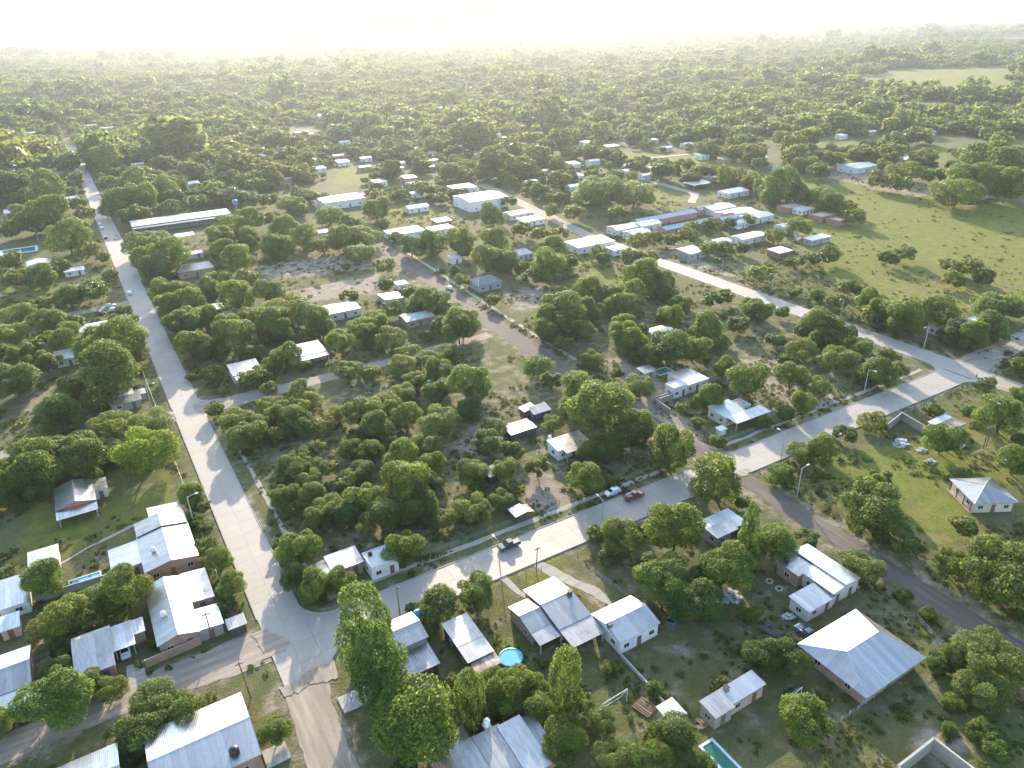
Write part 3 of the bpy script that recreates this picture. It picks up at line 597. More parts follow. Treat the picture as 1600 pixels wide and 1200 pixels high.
x_, y_ = G(194,619,2.6); house('small grey shack of several white topped rooms by the avenue fence', x_-5,x_+5,y_-5,y_+5, [(x_-4,x_+4,y_-4.5,y_-.6,2.4,D_(roof='mN',rise=.4,wall='block',rmat='zinc_old',win=1)), (x_-2.6,x_+2.4,y_-.5,y_+3.8,2.6,D_(roof='mN',rise=.2,wall='pale',rmat='white_roof',win=0)), (x_+2.5,x_+5.6,y_,y_+3,2.1,D_(roof='mN',rise=.2,wall='grey',rmat='zinc_new',win=0))], 'shack')
def hs(label, px, py, wd, dp, z=3.0, roof='gx', rise=.8, wall='white', rmat='zinc_new', cat='house', win=2, group=None, **kw):
    x, y = G(px, py, z+.3)
    return house(label, x-wd/2, x+wd/2, y-dp/2, y+dp/2, [(x-wd/2, x+wd/2, y-dp/2, y+dp/2, z, D_(roof=roof, rise=rise, wall=wall, rmat=rmat, win=win, **kw))], cat, group=group)
hs('long white roofed shed-like house with brick annexe above the plots', 145,511,10,8,3,'mN',.4,'white','white_roof')
hs('house with square white framed roof among bushes', 107,552,8,7.5,2.8,'mN',.4,'pale','white_roof')
hs('hidden house with pale tin gable among the scrub trees', 1031,518,9,9,3,'gx',1,'white','zinc_new')
house('long school building with white roof and dark green wall', 26.8,80,449,468, [(27,79.6,454,467,4.2,D_(roof='mN',rise=.5,wall='green',rmat='white_roof',win=9)), (27,79.6,450,453.9,3.6,D_(roof='mN',rise=.2,rmat='slate',open_=True))], 'school')
hs('small open white shed in the school yard', 288,366,9,6,2.8,'mN',.3,'grey','white_roof','shed',open_=True)
hs('pale slab roofed hut in the school yard', 302,394,8,5,2.4,'mN',.2,'pale','white_roof','hut',1)
hs('brick house with wide grey hip roof below the school', 303,416,15,11,3.2,'hip',1.6,'brick','zinc_old')
hs('small house with grey gable behind the avenue hedge', 61,409,10,9,2.8,'gy',1,'pale','zinc')
hs('low shed with narrow bright white roof by the avenue trees', 115,420,8,5,2.5,'mN',.2,'white','white_roof','shed',1)
hs('small house with bright hipped roof beside the meadow', 134,446,9,8,2.8,'hip',1.2,'white','zinc_new')
hs('house with pale tin roof in the trees beside the avenue', 104,309,13,9,3,'gx',1,'pale','zinc')
hs('grey roofed hut in the grove below the bare lot', 345,477,6,6,2.5,'mN',.4,'grey','zinc','hut',1)
hs('pale blue roofed hut in the grove below the bare lot', 366,489,7,6,2.5,'mN',.4,'grey','zinc_new','hut',1)
hs('house with two stepped white roof strips by the bare lot', 532,479,12,10,3,'gx',.7,'pale','zinc_new')
hs('grey tin roofed house with white verandah sheet', 611,462,8,8,2.8,'mW',.5,'grey','zinc')
hs('tiny white roofed shed beside the brown dirt street', 626,441,4.5,4,2.4,'mN',.2,'white','white_roof','shed',0)
hs('L shaped house with pale teal tin roof in the grove', 650,492,11,8,2.8,'gx',.8,'brick','teal_roof')
hs('house with dark slate hip roof beside the brown dirt street', 757,437,11,10,3,'hip',1.8,'grey','slate')
hs('house with broad gleaming white roof at the top of the dirt street', 632,360,19,10,3.2,'mN',.5,'white','white_roof')
hs('white roofed shed beside the broad gleaming house', 687,355,13,7,3,'mN',.4,'white','white_roof','shed')
hs('pink walled shed with white roof', 690,343,9,7,3,'mN',.4,'red','white_roof','shed')
hs('small white house with row of windows on a green lot', 650,321,13,8,3,'gx',1,'white','zinc_new')
hs('long white walled hall with white roof', 532,309,26,15,4.5,'mN',.6,'white','white_roof','hall',3)
hs('big white warehouse with bright roof', 750,306,26,22,6,'gx',1.2,'white','white_roof','warehouse')
hs('low hall with white roof behind the warehouse yard', 722,291,16,12,4,'mN',.5,'pale','white_roof','hall')
hs('grey roofed house sunk among dense trees', 496,361,10,8,2.8,'gx',.8,'grey','zinc_old')
hs('little house with white roof beside dense trees', 710,400,5,5,2.8,'mN',.3,'white','white_roof','hut',1)
hs('pale house with pyramid roof in the scrub', 815,393,8,8,2.8,'hip',1.6,'white','zinc')
hs('long pale teal roofed building beside the side road', 922,377,22,11,3.4,'mN',.6,'white','teal_roof','building')
hs('small block annexe beside the long teal roofed building', 965,386,9,6,2.8,'mN',.3,'white','white_roof','annexe',1)
hs('grey block house with tin roof where the side road ends', 1080,390,10,9,3,'mN',.5,'grey','zinc')
hs('white roofed house second from the road end', 1122,376,12,7,3,'gx',.8,'white','zinc_new')
hs('long house with pale roof third from the road end', 1170,367,17,8,3,'gx',.8,'pale','zinc_new')
for k, (x0, x1, y0, y1) in enumerate(((258,300,300.5,307.5), (259,294,280.5,287), (296.5,317,277.5,284), (304,318,303,309))):
    house(('longest','second','shorter','shortest')[k]+' row building with blue tin gable in the housing rows', x0,x1,y0,y1, [(x0,x1,y0,y1,3.2,D_(roof='gx',rise=1.1,wall='brick',rmat='blue_roof',win=6))], 'row building')
for px, py, wd, dp, rm, txt in ((975,353,16,9,'zinc_new','pale wide roofed hall'), (995,361,12,8,'white_roof','white cube roofed block'), (1010,348,14,8,'white_roof','white flat long block'),
                               (1120,322,18,12,'zinc','grey broad roofed hall'), (1150,330,22,12,'zinc_new','pale broad tin hall'), (1178,336,20,10,'zinc','pale grey end hall'), (1135,336,9,7,'red_roof','red roofed block'), (1155,345,8,6,'white_roof','small white block')):
    hs(txt+' at the edge of the housing rows', px, py, wd, dp, 3.3, 'gx', 1, 'pale', rm, 'building')
hs('red brick walled house with white roof and smoke', 1219,390,9,7,2.8,'mN',.4,'red','white_roof')
hs('long low house with white roof and dark side by the pasture', 1277,370,14,5,2.7,'mN',.3,'grey','white_roof')
hs('white roofed box house among red brick shells', 1255,325,9,7,2.8,'mN',.3,'white','white_roof')
hs('roofless red brick shell beside the white box house', 1237,321,14,9,2.8,'flat',.5,'red','conc','building shell',1)
hs('square red brick shell at the pasture edge', 1284,335,11,9,2.8,'flat',.5,'red','conc','building shell',1)
hs('narrow red brick shell at the pasture edge', 1308,342,7,8,2.8,'flat',.5,'red','conc','building shell',1)
hs('pale house at the fringe of the housing rows and pasture', 1227,352,8,8,2.8,'gx',.8,'pale','zinc')
hs('house with pale blue tin roof among thickets by the side road', 1482,507,11,8,2.8,'mN',.5,'pale','zinc')
hs('little pale cabin on the pasture edge behind the thicket', 1526,497,6,3,2.2,'flat',.2,'white','white','cabin',1)
hs('white open barn roof beyond the green square', 1091,285,17,10,3.2,'mN',.4,'grey','white_roof','barn',0,open_=True)
hs('dark roofed hut beside the white open barn', 1108,277,10,7,3,'gx',.8,'grey','zinc_old','hut')
hs('white house with hip roof beyond the green square', 1146,297,17,10,3.2,'hip',1.6,'white','zinc_new')
hs('pale roofed house beside the far street', 808,331,14,9,3,'gx',.9,'pale','zinc')
hs('low white roofed house beside the far street', 829,341,13,8,3,'mN',.4,'white','zinc_new')
hs('white block house at the far side of the pasture', 1473,294,12,7,3,'mN',.3,'white','white_roof')
hs('long grey low shed at the far side of the pasture', 1531,303,20,6,2.5,'mN',.3,'grey','zinc_old','shed',1)
hs('two tier white villa beyond the pasture', 1417,247,22,14,4,'hip',1.2,'white','zinc_new','villa',3)
hs('house with pale green roof beyond the pasture', 1340,258,24,16,3.5,'gx',1.2,'white','teal_roof')
hs('large vaulted white warehouse far in the town', 521,180,38,20,7,'gx',3,'white','white_roof','warehouse',0)
FAR = [(136,196,30,0),(49,207,18,0),(35,257,22,1),(25,275,14,1),(259,254,22,1),(296,258,30,1),(212,268,25,1),(300,286,18,0),(277,229,14,1),(209,235,15,0),(189,231,18,1),(145,234,18,1),(337,250,28,1),
 (184,140,15,0),(102,285,22,1),(88,240,20,1),(457,172,18,0),(412,186,20,0),(407,243,16,0),(671,250,26,1),(570,246,20,2),(722,235,15,0),(757,192,14,0),(685,168,12,0),(772,210,22,0),(650,195,14,0),(600,200,10,2),
 (475,236,15,0),(507,230,14,1),(535,252,20,1),(710,212,12,0),(950,177,16,0),(955,228,26,0),(877,172,14,0),(835,182,8,0),(1007,195,10,0),(1020,218,14,0),(852,235,20,0),(895,255,14,0),(900,274,20,1),(1097,242,18,0),
 (1132,248,18,1),(1073,224,16,0),(1162,170,10,0),(1175,125,16,0),(1187,246,24,1),(932,210,12,1),(805,235,12,0),(805,250,14,0),(1150,237,12,0),(1225,125,28,0),(1275,110,12,0),(1323,115,12,0),(1384,180,22,0),
 (1434,185,14,1),(1449,183,10,0),(1360,205,18,0),(1315,211,10,0),(1452,205,18,1),(1570,177,10,0),(1364,261,26,1),(1310,250,26,1),(1285,246,20,0),(1219,259,22,1),(1432,100,22,0),(1564,100,12,0),(745,241,34,0),(790,238,30,1),
 (20,330,16,1),(160,325,14,0),(390,300,14,1),(395,268,15,0),(440,218,20,0),(470,206,24,1),(500,214,18,1),(620,262,14,0),(860,252,16,0),(640,232,12,1),(560,215,12,0)]
qr = random.Random(12)
FAR += [(qr.uniform(0, 1050), qr.uniform(185, 302), qr.uniform(9, 19), qr.choice((0, 1, 1))) for _ in range(150)]
far_done = []
for px, py, wpx, kd in FAR:
    x, y = G(px, py, 3.2)
    if any(abs(x-a) < 18 and abs(y-b) < 18 for a, b in far_done) or any(x0-14 < x < x1+14 and y0-12 < y < y1+12 for _, x0, x1, y0, y1 in HOUSES) or (AX0-14 < x < AX1+14): continue
    far_done.append((x, y))
    x, y = G(px, py, 3.2); d = math.sqrt(x*x+y*y+1e4); wd = min(20, max(9, wpx*d/F*.85)); dp = random.uniform(6, 8)
    rm = ('white_roof', 'zinc', 'blue_roof')[kd]
    FOOT.append((x-wd/2-1, x+wd/2+1, y-dp/2-17, y)); side = 'past the school end of the avenue' if x < 90 else ('beyond the white warehouse' if x < 420 else 'past the pasture and housing rows')
    lab = ('small house with bright white roof showing among trees ', 'small house with grey tin roof showing among trees ', 'small house with blue roof showing among trees ')[kd]+side
    house(lab, x-wd/2, x+wd/2, y-dp/2, y+dp/2, [(x-wd/2, x+wd/2, y-dp/2, y+dp/2, 3.2, D_(roof=random.choice(['gx','mN','gx']), rise=.7, wall=random.choice(['white','pale','white','brick']), rmat=rm, win=1, door=False))], group='far houses '+side+' '+rm)

# ------------------------------------------------------------------ trees
def crown_mesh(name, seed, n, size, shape, mats):
    """Many leaf-sized rhombi spread over the outside of overlapping clumps; unit radius, centred."""
    r = np.random.default_rng(seed)
    if shape == 'dome':                                # thorn tree: wide, flat, feathery
        k = 34; th = r.uniform(0, 2*np.pi, k); zc = r.uniform(-.32, .62, k); rad = np.sqrt(np.clip(1-(zc/.95)**2, .05, 1))*r.uniform(.45, .86, k)
        c = np.column_stack([rad*np.cos(th), rad*np.sin(th), zc]); cr = r.uniform(.2, .36, k)
    elif shape == 'bush':                              # broad leaf tree: lumpy, uneven lobes
        k = 30; d = r.normal(0, 1, (k, 3)); d /= np.linalg.norm(d, axis=1)[:, None]; c = d*(r.uniform(0, 1, k)**.4*.68)[:, None]*np.array([1, 1, .95]); c[:, 2] = np.where(c[:, 2] < -.45, -c[:, 2]*.6, c[:, 2]); cr = r.uniform(.2, .42, k)
        c[:, :2] += r.normal(0, .08, (k, 2))
    elif shape == 'ragged':                            # open crown with limbs showing
        k = 24; d = r.normal(0, 1, (k, 3)); d /= np.linalg.norm(d, axis=1)[:, None]; c = d*r.uniform(.45, .85, k)[:, None]; c[:, 2] = np.abs(c[:, 2])*.95-.3; cr = r.uniform(.16, .3, k)
    else:                                              # cone: conifer, z from -1 to 1
        k = 46 if shape == 'cone' else 90; t = r.uniform(0, 1, k)**.8; th = r.uniform(0, 2*np.pi, k); rad = (1-t)**.75*.62+.03
        if shape == 'column': rad = np.sin(np.clip(t*.92+.08, 0, 1)*np.pi)**.5*.62
        c = np.column_stack([rad*np.cos(th), rad*np.sin(th), t*1.86-.93]); cr = (.16+.22*(1-t))*r.uniform(.8, 1.2, k)
        if shape == 'column': c[:, :2] *= r.uniform(.35, 1.1, k)[:, None]; c[:, 2] = (np.arange(k)+.5)/k*1.8-.9; q_ = np.sin(np.clip(np.arange(k)/k*.9+.1, 0, 1)*np.pi)**.5*.62; a_ = np.arctan2(c[:, 1], c[:, 0]); h_ = q_*r.uniform(.3, 1.1, k); c[:, 0] = h_*np.cos(a_); c[:, 1] = h_*np.sin(a_); cr = r.uniform(.22, .38, k)
    P_, N_ = [], []
    need = n; tries = 0
    while need > 0 and tries < 12:
        m = need*3; tries += 1
        ci = r.choice(len(c), m, p=cr**2/np.sum(cr**2)); u = r.normal(0, 1, (m, 3)); u[:, 2] += .25; u /= np.linalg.norm(u, axis=1)[:, None]
        sq = np.array([1, 1, .85]) if shape != 'cone' else np.array([1, 1, .6])
        p = c[ci]+u*sq*(cr[ci]*r.uniform(.72, 1.12, m))[:, None]
        dd = np.linalg.norm(p[:, None, :]-c[None], axis=2)/cr[None]; dd[np.arange(m), ci] = 9
        ok = dd.min(1) > .78; p, u = p[ok][:need], u[ok][:need]; P_.append(p); N_.append(u); need -= len(p)
    p = np.concatenate(P_); u = np.concatenate(N_); m = len(p)
    nn = u+r.normal(0, .62, (m, 3)); nn[:, 2] += .2; nn /= np.linalg.norm(nn, axis=1)[:, None]
    a = np.cross(nn, r.normal(0, 1, (m, 3))); a /= np.linalg.norm(a, axis=1)[:, None]; b = np.cross(nn, a)
    s = (size*r.uniform(.6, 1.4, m))[:, None]
    v = np.stack([p-a*s*.75, p-b*s*.45, p+a*s*.75, p+b*s*.45], 1).reshape(-1, 3)
    me = bpy.data.meshes.new(name); me.vertices.add(4*m); me.vertices.foreach_set('co', v.astype(np.float32).ravel())
    me.loops.add(4*m); me.loops.foreach_set('vertex_index', np.arange(4*m, dtype=np.int32)); me.polygons.add(m)
    me.polygons.foreach_set('loop_start', np.arange(0, 4*m, 4, dtype=np.int32)); me.polygons.foreach_set('loop_total', np.full(m, 4, dtype=np.int32))
    tint = np.clip(r.normal(.5, .26, m)+r.uniform(-.25, .25, len(c))[np.linalg.norm(p[:, None]-c[None], axis=2).argmin(1)], 0, 1)
    at = me.attributes.new('tint', 'FLOAT', 'POINT'); at.data.foreach_set('value', np.repeat(tint, 4).astype(np.float32))
    me.update(calc_edges=True)
    for x in mats: me.materials.append(x)
    return me
def trunk_mesh(name, seed, limbs=5):
    """Tapered leaning trunk with limbs; height 1 reaches the crown centre, radius scaled with the crown."""
    r = random.Random(seed); m = MB()
    a, b = r.uniform(-.08, .08), r.uniform(-.08, .08)
    m.tube([(0,0,-.03), (0,0,.04), (a,b,.3), (a*1.5,b*1.4,.62)], [.085,.06,.05,.04], 7)
    for i in range(limbs):
        t = i*2*math.pi/limbs+r.uniform(-.4, .4); d = r.uniform(.35, .6)
        m.tube([(a,b,.28+.3*r.random()), (a+math.cos(t)*d*.5, b+math.sin(t)*d*.5, .75), (a+math.cos(t)*d, b+math.sin(t)*d, 1.05+.3*r.random())], [.035,.025,.01], 5)
    return m.mesh(name, MAT['bark'])
LM = {k: MAT['leaf_'+k] for k in 'agbdLY'}
CROWN = {}
for sh, cnt in (('dome', 4), ('bush', 4), ('ragged', 3), ('cone', 2), ('column', 2)):
    CROWN[sh, 'hi'] = [crown_mesh('crown', 10*i+len(sh)*100, 12000, .044, sh, [MAT['leaf_a']]) for i in range(cnt)]
    CROWN[sh, 'mid'] = [crown_mesh('crown', 10*i+len(sh)*100+5, 5000, .068, sh, [MAT['leaf_a']]) for i in range(cnt)]
TRUNK = [trunk_mesh('trunk', s) for s in range(5)]
def palm_mesh():
    tr = MB(); tr.tube([(0,0,-.1),(.1,.05,2),(.2,.1,4),(.15,.1,6)], [.2,.16,.14,.12], 8)
    v, f = [], []; rr = random.Random(4)
    for i in range(22):
        t = i*2.4; el = rr.uniform(-.1, 1.1); L = rr.uniform(2.0, 2.7); pts = []
        for s in range(8):
            q = s/7; pts.append((math.cos(t)*L*q*math.cos(el*.6), math.sin(t)*L*q*math.cos(el*.6), 6+L*q*math.sin(el)-1.5*q*q))
        for s in range(7):
            for sg in (-1, 1):
                for hh in (0, .5):
                    a = Vector(pts[s]).lerp(Vector(pts[s+1]), hh); w_ = .55*math.sin(math.pi*(s+hh+1)/8.6); sd_ = Vector((-math.sin(t), math.cos(t), 0))*sg*w_+Vector((0,0,-.25*w_))+(Vector(pts[s+1])-Vector(pts[s]))*.6
                    k = len(v); v += [a, a+(Vector(pts[s+1])-a)*.35, a+sd_]; f.append((k, k+1, k+2))
    me = mesh('crown', v, f, MAT['leaf_g']); at = me.attributes.new('tint', 'FLOAT', 'POINT'); at.data.foreach_set('value', np.random.default_rng(1).uniform(.2, .8, len(v)).astype(np.float32))
    return tr.mesh('trunk', MAT['bark']), me
PALM = palm_mesh()

# crowns read off the photograph: (tile origin, zoom) then x, y, radius, kind in tile pixels
TT = []
def T(ox, oy, s, txt):
    for q in txt.split():
        a = q.split(','); TT.append((ox+float(a[0])/s, oy+float(a[1])/s, float(a[2])/s, a[3]))
T(0,800,3,'205,310,78,g 25,280,40,g 580,360,100,g 440,430,80,a 330,490,90,g 250,540,85,a 520,480,60,a 290,640,50,s 260,745,65,a 250,870,120,g 190,940,85,g 420,800,60,d 520,830,62,a 10,980,58,g 965,165,45,d 1030,220,62,g 960,65,28,g 1075,345,65,g 1060,440,50,a 720,890,92,a 860,920,72,g 740,985,70,d 620,1060,88,d 560,1160,40,d 700,625,25,s 915,40,40,s')
T(400,800,3,'90,150,40,g 205,160,85,b 100,230,38,a 150,310,60,g 250,350,75,b 390,320,65,g 690,160,85,g 510,560,118,C 585,740,112,C 660,770,52,k 730,970,205,b 850,450,95,d 730,450,30,s 1030,370,85,g 1005,890,75,k 920,790,45,r 1110,800,70,g 1160,900,90,g 90,1030,60,g 690,1190,50,g 1090,1000,70,d')
T(800,800,3,'30,850,100,g 100,820,60,g 60,950,80,g 255,800,80,k 335,900,50,a 420,980,60,a 240,1060,100,g 480,1140,80,a 600,1150,60,g 760,1040,88,d 700,1130,60,g 110,1030,40,p 460,735,35,s 665,830,38,s 975,800,45,b 890,1190,55,b 385,90,45,g 500,120,90,g 600,90,40,d 765,80,130,b 690,290,115,g 770,380,100,g 860,420,110,d 990,250,120,g 900,330,80,d 1110,110,60,c 1050,60,40,b 1170,660,80,d 440,215,45,d 180,690,25,s 40,760,35,s 1190,170,60,g 640,500,50,d 1120,480,50,s')
T(1200,800,3,'30,150,90,g 185,105,50,b 80,690,85,d 185,985,110,g 470,235,85,a 620,150,70,r 860,240,60,b 970,380,150,d 930,60,50,r 1060,160,60,r 1170,110,40,p 640,390,35,s 1030,690,120,a 870,680,55,d 1000,830,90,a 870,890,40,s 1000,1020,50,s 1070,1110,50,s 850,1020,30,s 800,700,50,s 750,480,35,s 370,40,130,d 1190,490,30,s 1130,210,40,a')
T(0,500,3,'60,70,60,a 190,100,50,r 300,80,70,g 30,160,50,a 100,160,60,r 210,190,60,r 430,130,90,g 540,120,110,g 610,160,70,a 500,260,140,d 420,300,80,d 340,320,60,d 620,240,50,a 270,440,90,d 60,290,90,d 520,510,92,a 710,490,90,a 685,610,105,L 140,680,110,g 60,740,90,g 110,620,60,a 300,620,100,d 400,660,100,d 220,720,80,d 500,620,70,a 200,580,50,a 900,820,60,g 950,870,45,a 965,965,30,g 930,930,40,s 1000,430,45,a 1115,470,75,a 1150,540,80,d 990,240,50,g 900,265,25,s 880,110,65,g 960,130,60,d 1090,80,100,d 860,20,70,g 1170,150,60,a 1175,255,52,g 100,870,30,s 20,830,60,d 150,790,60,d')
T(400,500,3,'60,60,60,a 120,50,60,g 250,70,45,g 310,40,60,d 395,100,70,g 500,50,80,a 630,90,75,a 560,20,60,g 135,165,65,g 60,215,60,a 20,260,50,a 230,210,35,s 800,70,40,s 950,40,80,g 710,145,55,a 440,240,65,a 540,245,45,s 685,220,70,a 880,160,70,a 800,190,60,a 850,245,75,d 750,280,55,a 1000,290,100,g 840,330,70,d 690,340,60,a 60,330,40,a 210,340,60,b 130,430,60,g 60,400,60,a 230,400,80,a 40,480,70,a 200,480,80,d 365,440,55,a 500,440,85,d 600,400,80,a 560,500,80,d 700,450,65,g 860,480,95,a 1005,420,65,d 1115,510,60,a 1080,580,75,d 1180,610,50,a 800,580,70,a 450,610,60,d 540,620,65,d 480,710,70,a 280,600,45,a 200,640,55,a 150,700,65,d 260,680,55,a 340,700,50,a 250,750,60,a 410,780,50,a 130,820,60,d 270,820,65,d 180,890,35,a 340,880,80,a 300,930,70,d 500,840,90,g 430,920,70,d 590,920,90,g 680,650,85,b 690,760,120,g 790,850,80,d 740,900,80,d 830,660,55,g 830,760,55,d 870,930,60,a 1010,720,80,d 1010,890,85,a 960,850,50,r 1160,700,60,g 1150,840,60,a 1180,770,50,g 90,540,50,a 320,500,50,a 640,560,50,d')
T(800,500,3,'150,50,80,d 240,110,50,d 330,50,60,a 370,180,55,a 530,80,80,b 560,140,60,a 600,60,50,d 730,130,100,d 650,150,70,d 850,130,70,g 920,50,70,a 960,110,60,a 1060,20,45,g 580,190,30,s 120,220,70,a 190,280,55,r 490,250,30,d 590,310,75,a 400,290,90,g 430,420,150,g 290,420,70,g 610,480,80,g 560,530,90,d 740,600,110,g 380,620,60,g 340,740,85,g 470,740,40,r 190,490,55,a 20,620,50,a 120,680,60,r 20,790,40,g 800,400,30,r 930,360,65,g 990,220,55,g 1100,270,90,g 870,480,35,s 970,570,40,s 970,740,120,g 1180,480,40,s 1075,850,30,g 910,180,25,s 470,600,60,d')
T(1200,500,3,'40,100,50,a 165,60,45,a 260,30,80,d 270,90,60,d 160,140,65,a 330,180,80,a 430,130,60,a 80,190,40,a 110,260,65,g 220,310,65,a 160,390,55,g 85,430,45,g 510,250,75,d 600,240,50,a 380,60,40,d 640,20,60,g 560,160,40,s 930,110,45,a 970,70,60,g 1060,40,60,g 880,60,60,d 1190,220,50,a 490,480,60,a 360,535,55,a 250,590,70,g 160,625,65,a 70,730,65,s 530,755,65,r 1100,440,85,g 820,550,75,g 960,435,40,s 775,415,40,g 1030,300,35,d 1160,650,70,g 1190,560,40,g 925,715,28,b 545,935,10,p 1190,340,40,s')
T(0,220,4,'60,290,100,d 160,250,60,d 300,300,100,g 430,130,60,g 540,100,50,g 660,100,80,b 480,230,30,Y 730,310,60,g 830,260,90,g 740,390,90,d 880,350,90,b 1000,300,80,g 1110,260,60,a 1000,440,50,a 1110,420,60,d 800,480,60,d 1240,390,70,a 870,450,60,g 480,400,60,a 530,460,50,d 150,450,80,a 320,470,120,d 200,500,90,d 60,570,70,a 420,600,100,g 500,560,60,a 600,580,40,p 930,650,120,a 1040,720,110,g 870,740,80,g 950,810,90,d 550,680,60,b 660,720,40,g 520,640,60,a 80,760,60,d 340,700,40,c 370,780,50,d 100,850,70,g 30,830,50,g 250,850,80,d 690,830,40,g 430,980,80,d 580,950,70,d 100,1080,90,a 270,1030,60,a 300,1130,80,g 430,1150,70,d 790,1060,50,a 800,1140,60,d 970,950,80,b 1120,950,90,d 1050,1020,80,g 1200,990,90,g 1280,930,80,d 1380,870,80,a 1480,960,110,g 1540,870,70,d 1180,1120,90,g 1080,1140,70,g 1300,1090,80,g 1420,1150,80,g 1560,1100,80,a 1450,560,120,a 1560,620,80,d 1380,600,80,g 1400,690,80,d 1480,730,90,g 1550,500,80,b')
T(400,220,4,'60,490,70,d 170,560,90,d 290,600,80,g 130,660,90,d 420,650,90,a 550,600,90,g 680,600,100,a 650,700,90,a 790,530,50,a 750,420,90,d 460,470,90,a 580,520,60,d 280,440,50,a 220,400,80,a 90,380,70,a 870,610,50,a 970,660,80,d 1100,640,90,d 1280,620,90,b 1300,690,60,d 1480,460,80,d 1500,620,100,g 1580,370,50,g 1440,730,90,g 1560,760,80,d 1290,880,50,a 1480,990,50,g 560,780,30,b 830,790,60,a 80,940,85,d 810,910,60,a 580,960,60,g 200,1060,130,a 350,1100,100,g 130,1130,120,d 960,930,60,g 1090,1010,110,d 1000,1040,60,g 850,1060,60,d 720,1120,90,a 1200,1060,80,a 1290,1130,110,g 1150,1150,60,g 1240,800,40,b 1160,810,30,g 1050,310,60,a 1240,330,40,a')
T(800,220,4,'60,560,70,a 170,590,60,a 290,570,60,g 250,670,90,g 60,790,60,g 230,770,110,g 340,740,70,g 130,850,70,d 540,690,50,g 570,740,50,d 780,640,60,d 890,590,60,b 740,720,70,g 850,740,60,d 660,440,70,g 540,320,150,a 250,440,50,d 380,460,70,a 760,340,130,a 1000,610,50,r 1100,590,60,g 1240,520,50,d 1130,540,50,g 820,830,110,g 930,900,90,d 480,920,90,g 620,960,90,d 760,960,90,g 690,1040,110,d 300,1060,140,d 450,1060,90,d 300,970,80,a 250,1130,120,d 700,1170,90,b 980,960,60,s 1060,1020,70,s 1000,1090,80,g 1050,1090,40,g 1250,990,70,d 1330,960,60,g 1480,1040,70,a 1550,1060,90,d 1410,1140,60,d 1220,1170,100,g 940,1100,50,g 1230,680,60,a 1320,670,50,d 1440,680,50,a 1560,820,70,b 1390,500,40,g 1480,490,40,g 930,200,70,d 1580,300,60,d')
T(1200,220,4,'80,290,120,d 200,340,80,d 330,360,90,a 400,400,80,d 490,420,50,d 540,490,60,a 190,540,80,a 40,590,50,g 260,730,60,g 140,750,40,g 380,720,70,d 760,720,60,g 850,710,55,d 1160,865,55,g 1240,780,70,r 1130,760,50,b 1350,840,60,r 500,920,60,d 590,940,50,d 640,1000,80,g 430,1010,60,d 310,970,50,s 170,945,45,s 700,1060,80,g 850,1090,110,g 1030,1080,110,d 900,1000,50,g 660,1080,70,g 1430,1040,110,a 1340,1010,60,g 1500,1060,70,d 360,1140,100,d 220,1180,60,g 90,1080,50,a 1410,1170,90,d 1180,330,130,a 1260,230,110,g 1380,150,150,d 1500,260,110,g 1040,230,70,a 850,190,90,a 830,260,60,b 690,240,60,g 560,90,60,d 730,90,40,k 240,150,80,a 330,180,70,g 1050,970,12,p')
KIND = dict(a=('thorn_tree','rounded olive green thorn tree','dome',.74,'a'), g=('leafy_tree','leafy mid green tree','bush',.9,'g'), b=('bright_tree','bright yellow-green leafy tree','bush',.95,'b'),
            d=('dense_tree','dense dark green tree','bush',.86,'d'), r=('sparse_tree','thin crowned grey-green tree','ragged',.95,'a'), L=('lime_tree','vivid lime green dome shaped tree','dome',.85,'L'),
            Y=('flowering_tree','yellow flowering tree','bush',1.0,'Y'), k=('conifer','upright dark conifer','column',1.9,'d'), c=('conifer','slender pointed dark conifer','cone',2.6,'d'),
            C=('conifer','huge dark columnar conifer','column',1.75,'d'), s=('shrub','low green shrub','bush',.75,'g'), p=('palm_tree','feathery palm tree','palm',1,'g'))
def landmark(x, y):
    best = None
    for nm, x0, x1, y0, y1 in HOUSES:
        d = math.hypot(max(x0-x, 0, x-x1), max(y0-y, 0, y-y1))
        if d < 9 and (best is None or d < best[0]):
            side = 'behind' if y > y1 else 'in front of' if y < y0 else 'beside'
            best = (d, side+' the '+nm)
    return best[1] if best else zone(x, y)
def zone(x, y):
    if y < 101:
        if x < 8: return 'beside the large corner house and dirt lane'
        if x < 25: return 'at the dirt end of the avenue'
        if x < 50: return 'around the two level tin house' if y > 78 else 'above the striped tin roof with white tank'
        if x < 80: return 'around the brick house with black chimney' if y > 70 else 'around the outbuilding and green swimming pool'
        if x < 117: return 'around the patchwork white roof and hip roofed houses'
        return 'on the grassy plots beyond the dark gravel road'
    if y < 116: return 'beside the rutted dirt lane' if x < 11 else 'at the edge of the concrete cross street'
    if y < 211:
        if x < 10: return 'in the gardens beside the long twin tin houses' if y < 165 else 'behind the small veranda house'
        if x < 117: return 'in the wooded block inside the street corner'
        return 'in the scrubby block with the walled white house' if x < 222 else 'on the pasture beyond the side road'
    if y < 326:
        if x < 10: return 'in the plots above the small grey shack'
        if x < 120: return 'in the grove between dirt track and bare lot'
        return 'in the thickets behind the brown dirt street' if x < 222 else 'around the blue roofed housing rows'
    if x < 12: return 'across the avenue from the school'
    if x < 130: return 'around the long school building'
    return 'around the white warehouse and halls' if x < 300 else 'at the far side of the pasture'
trees = []
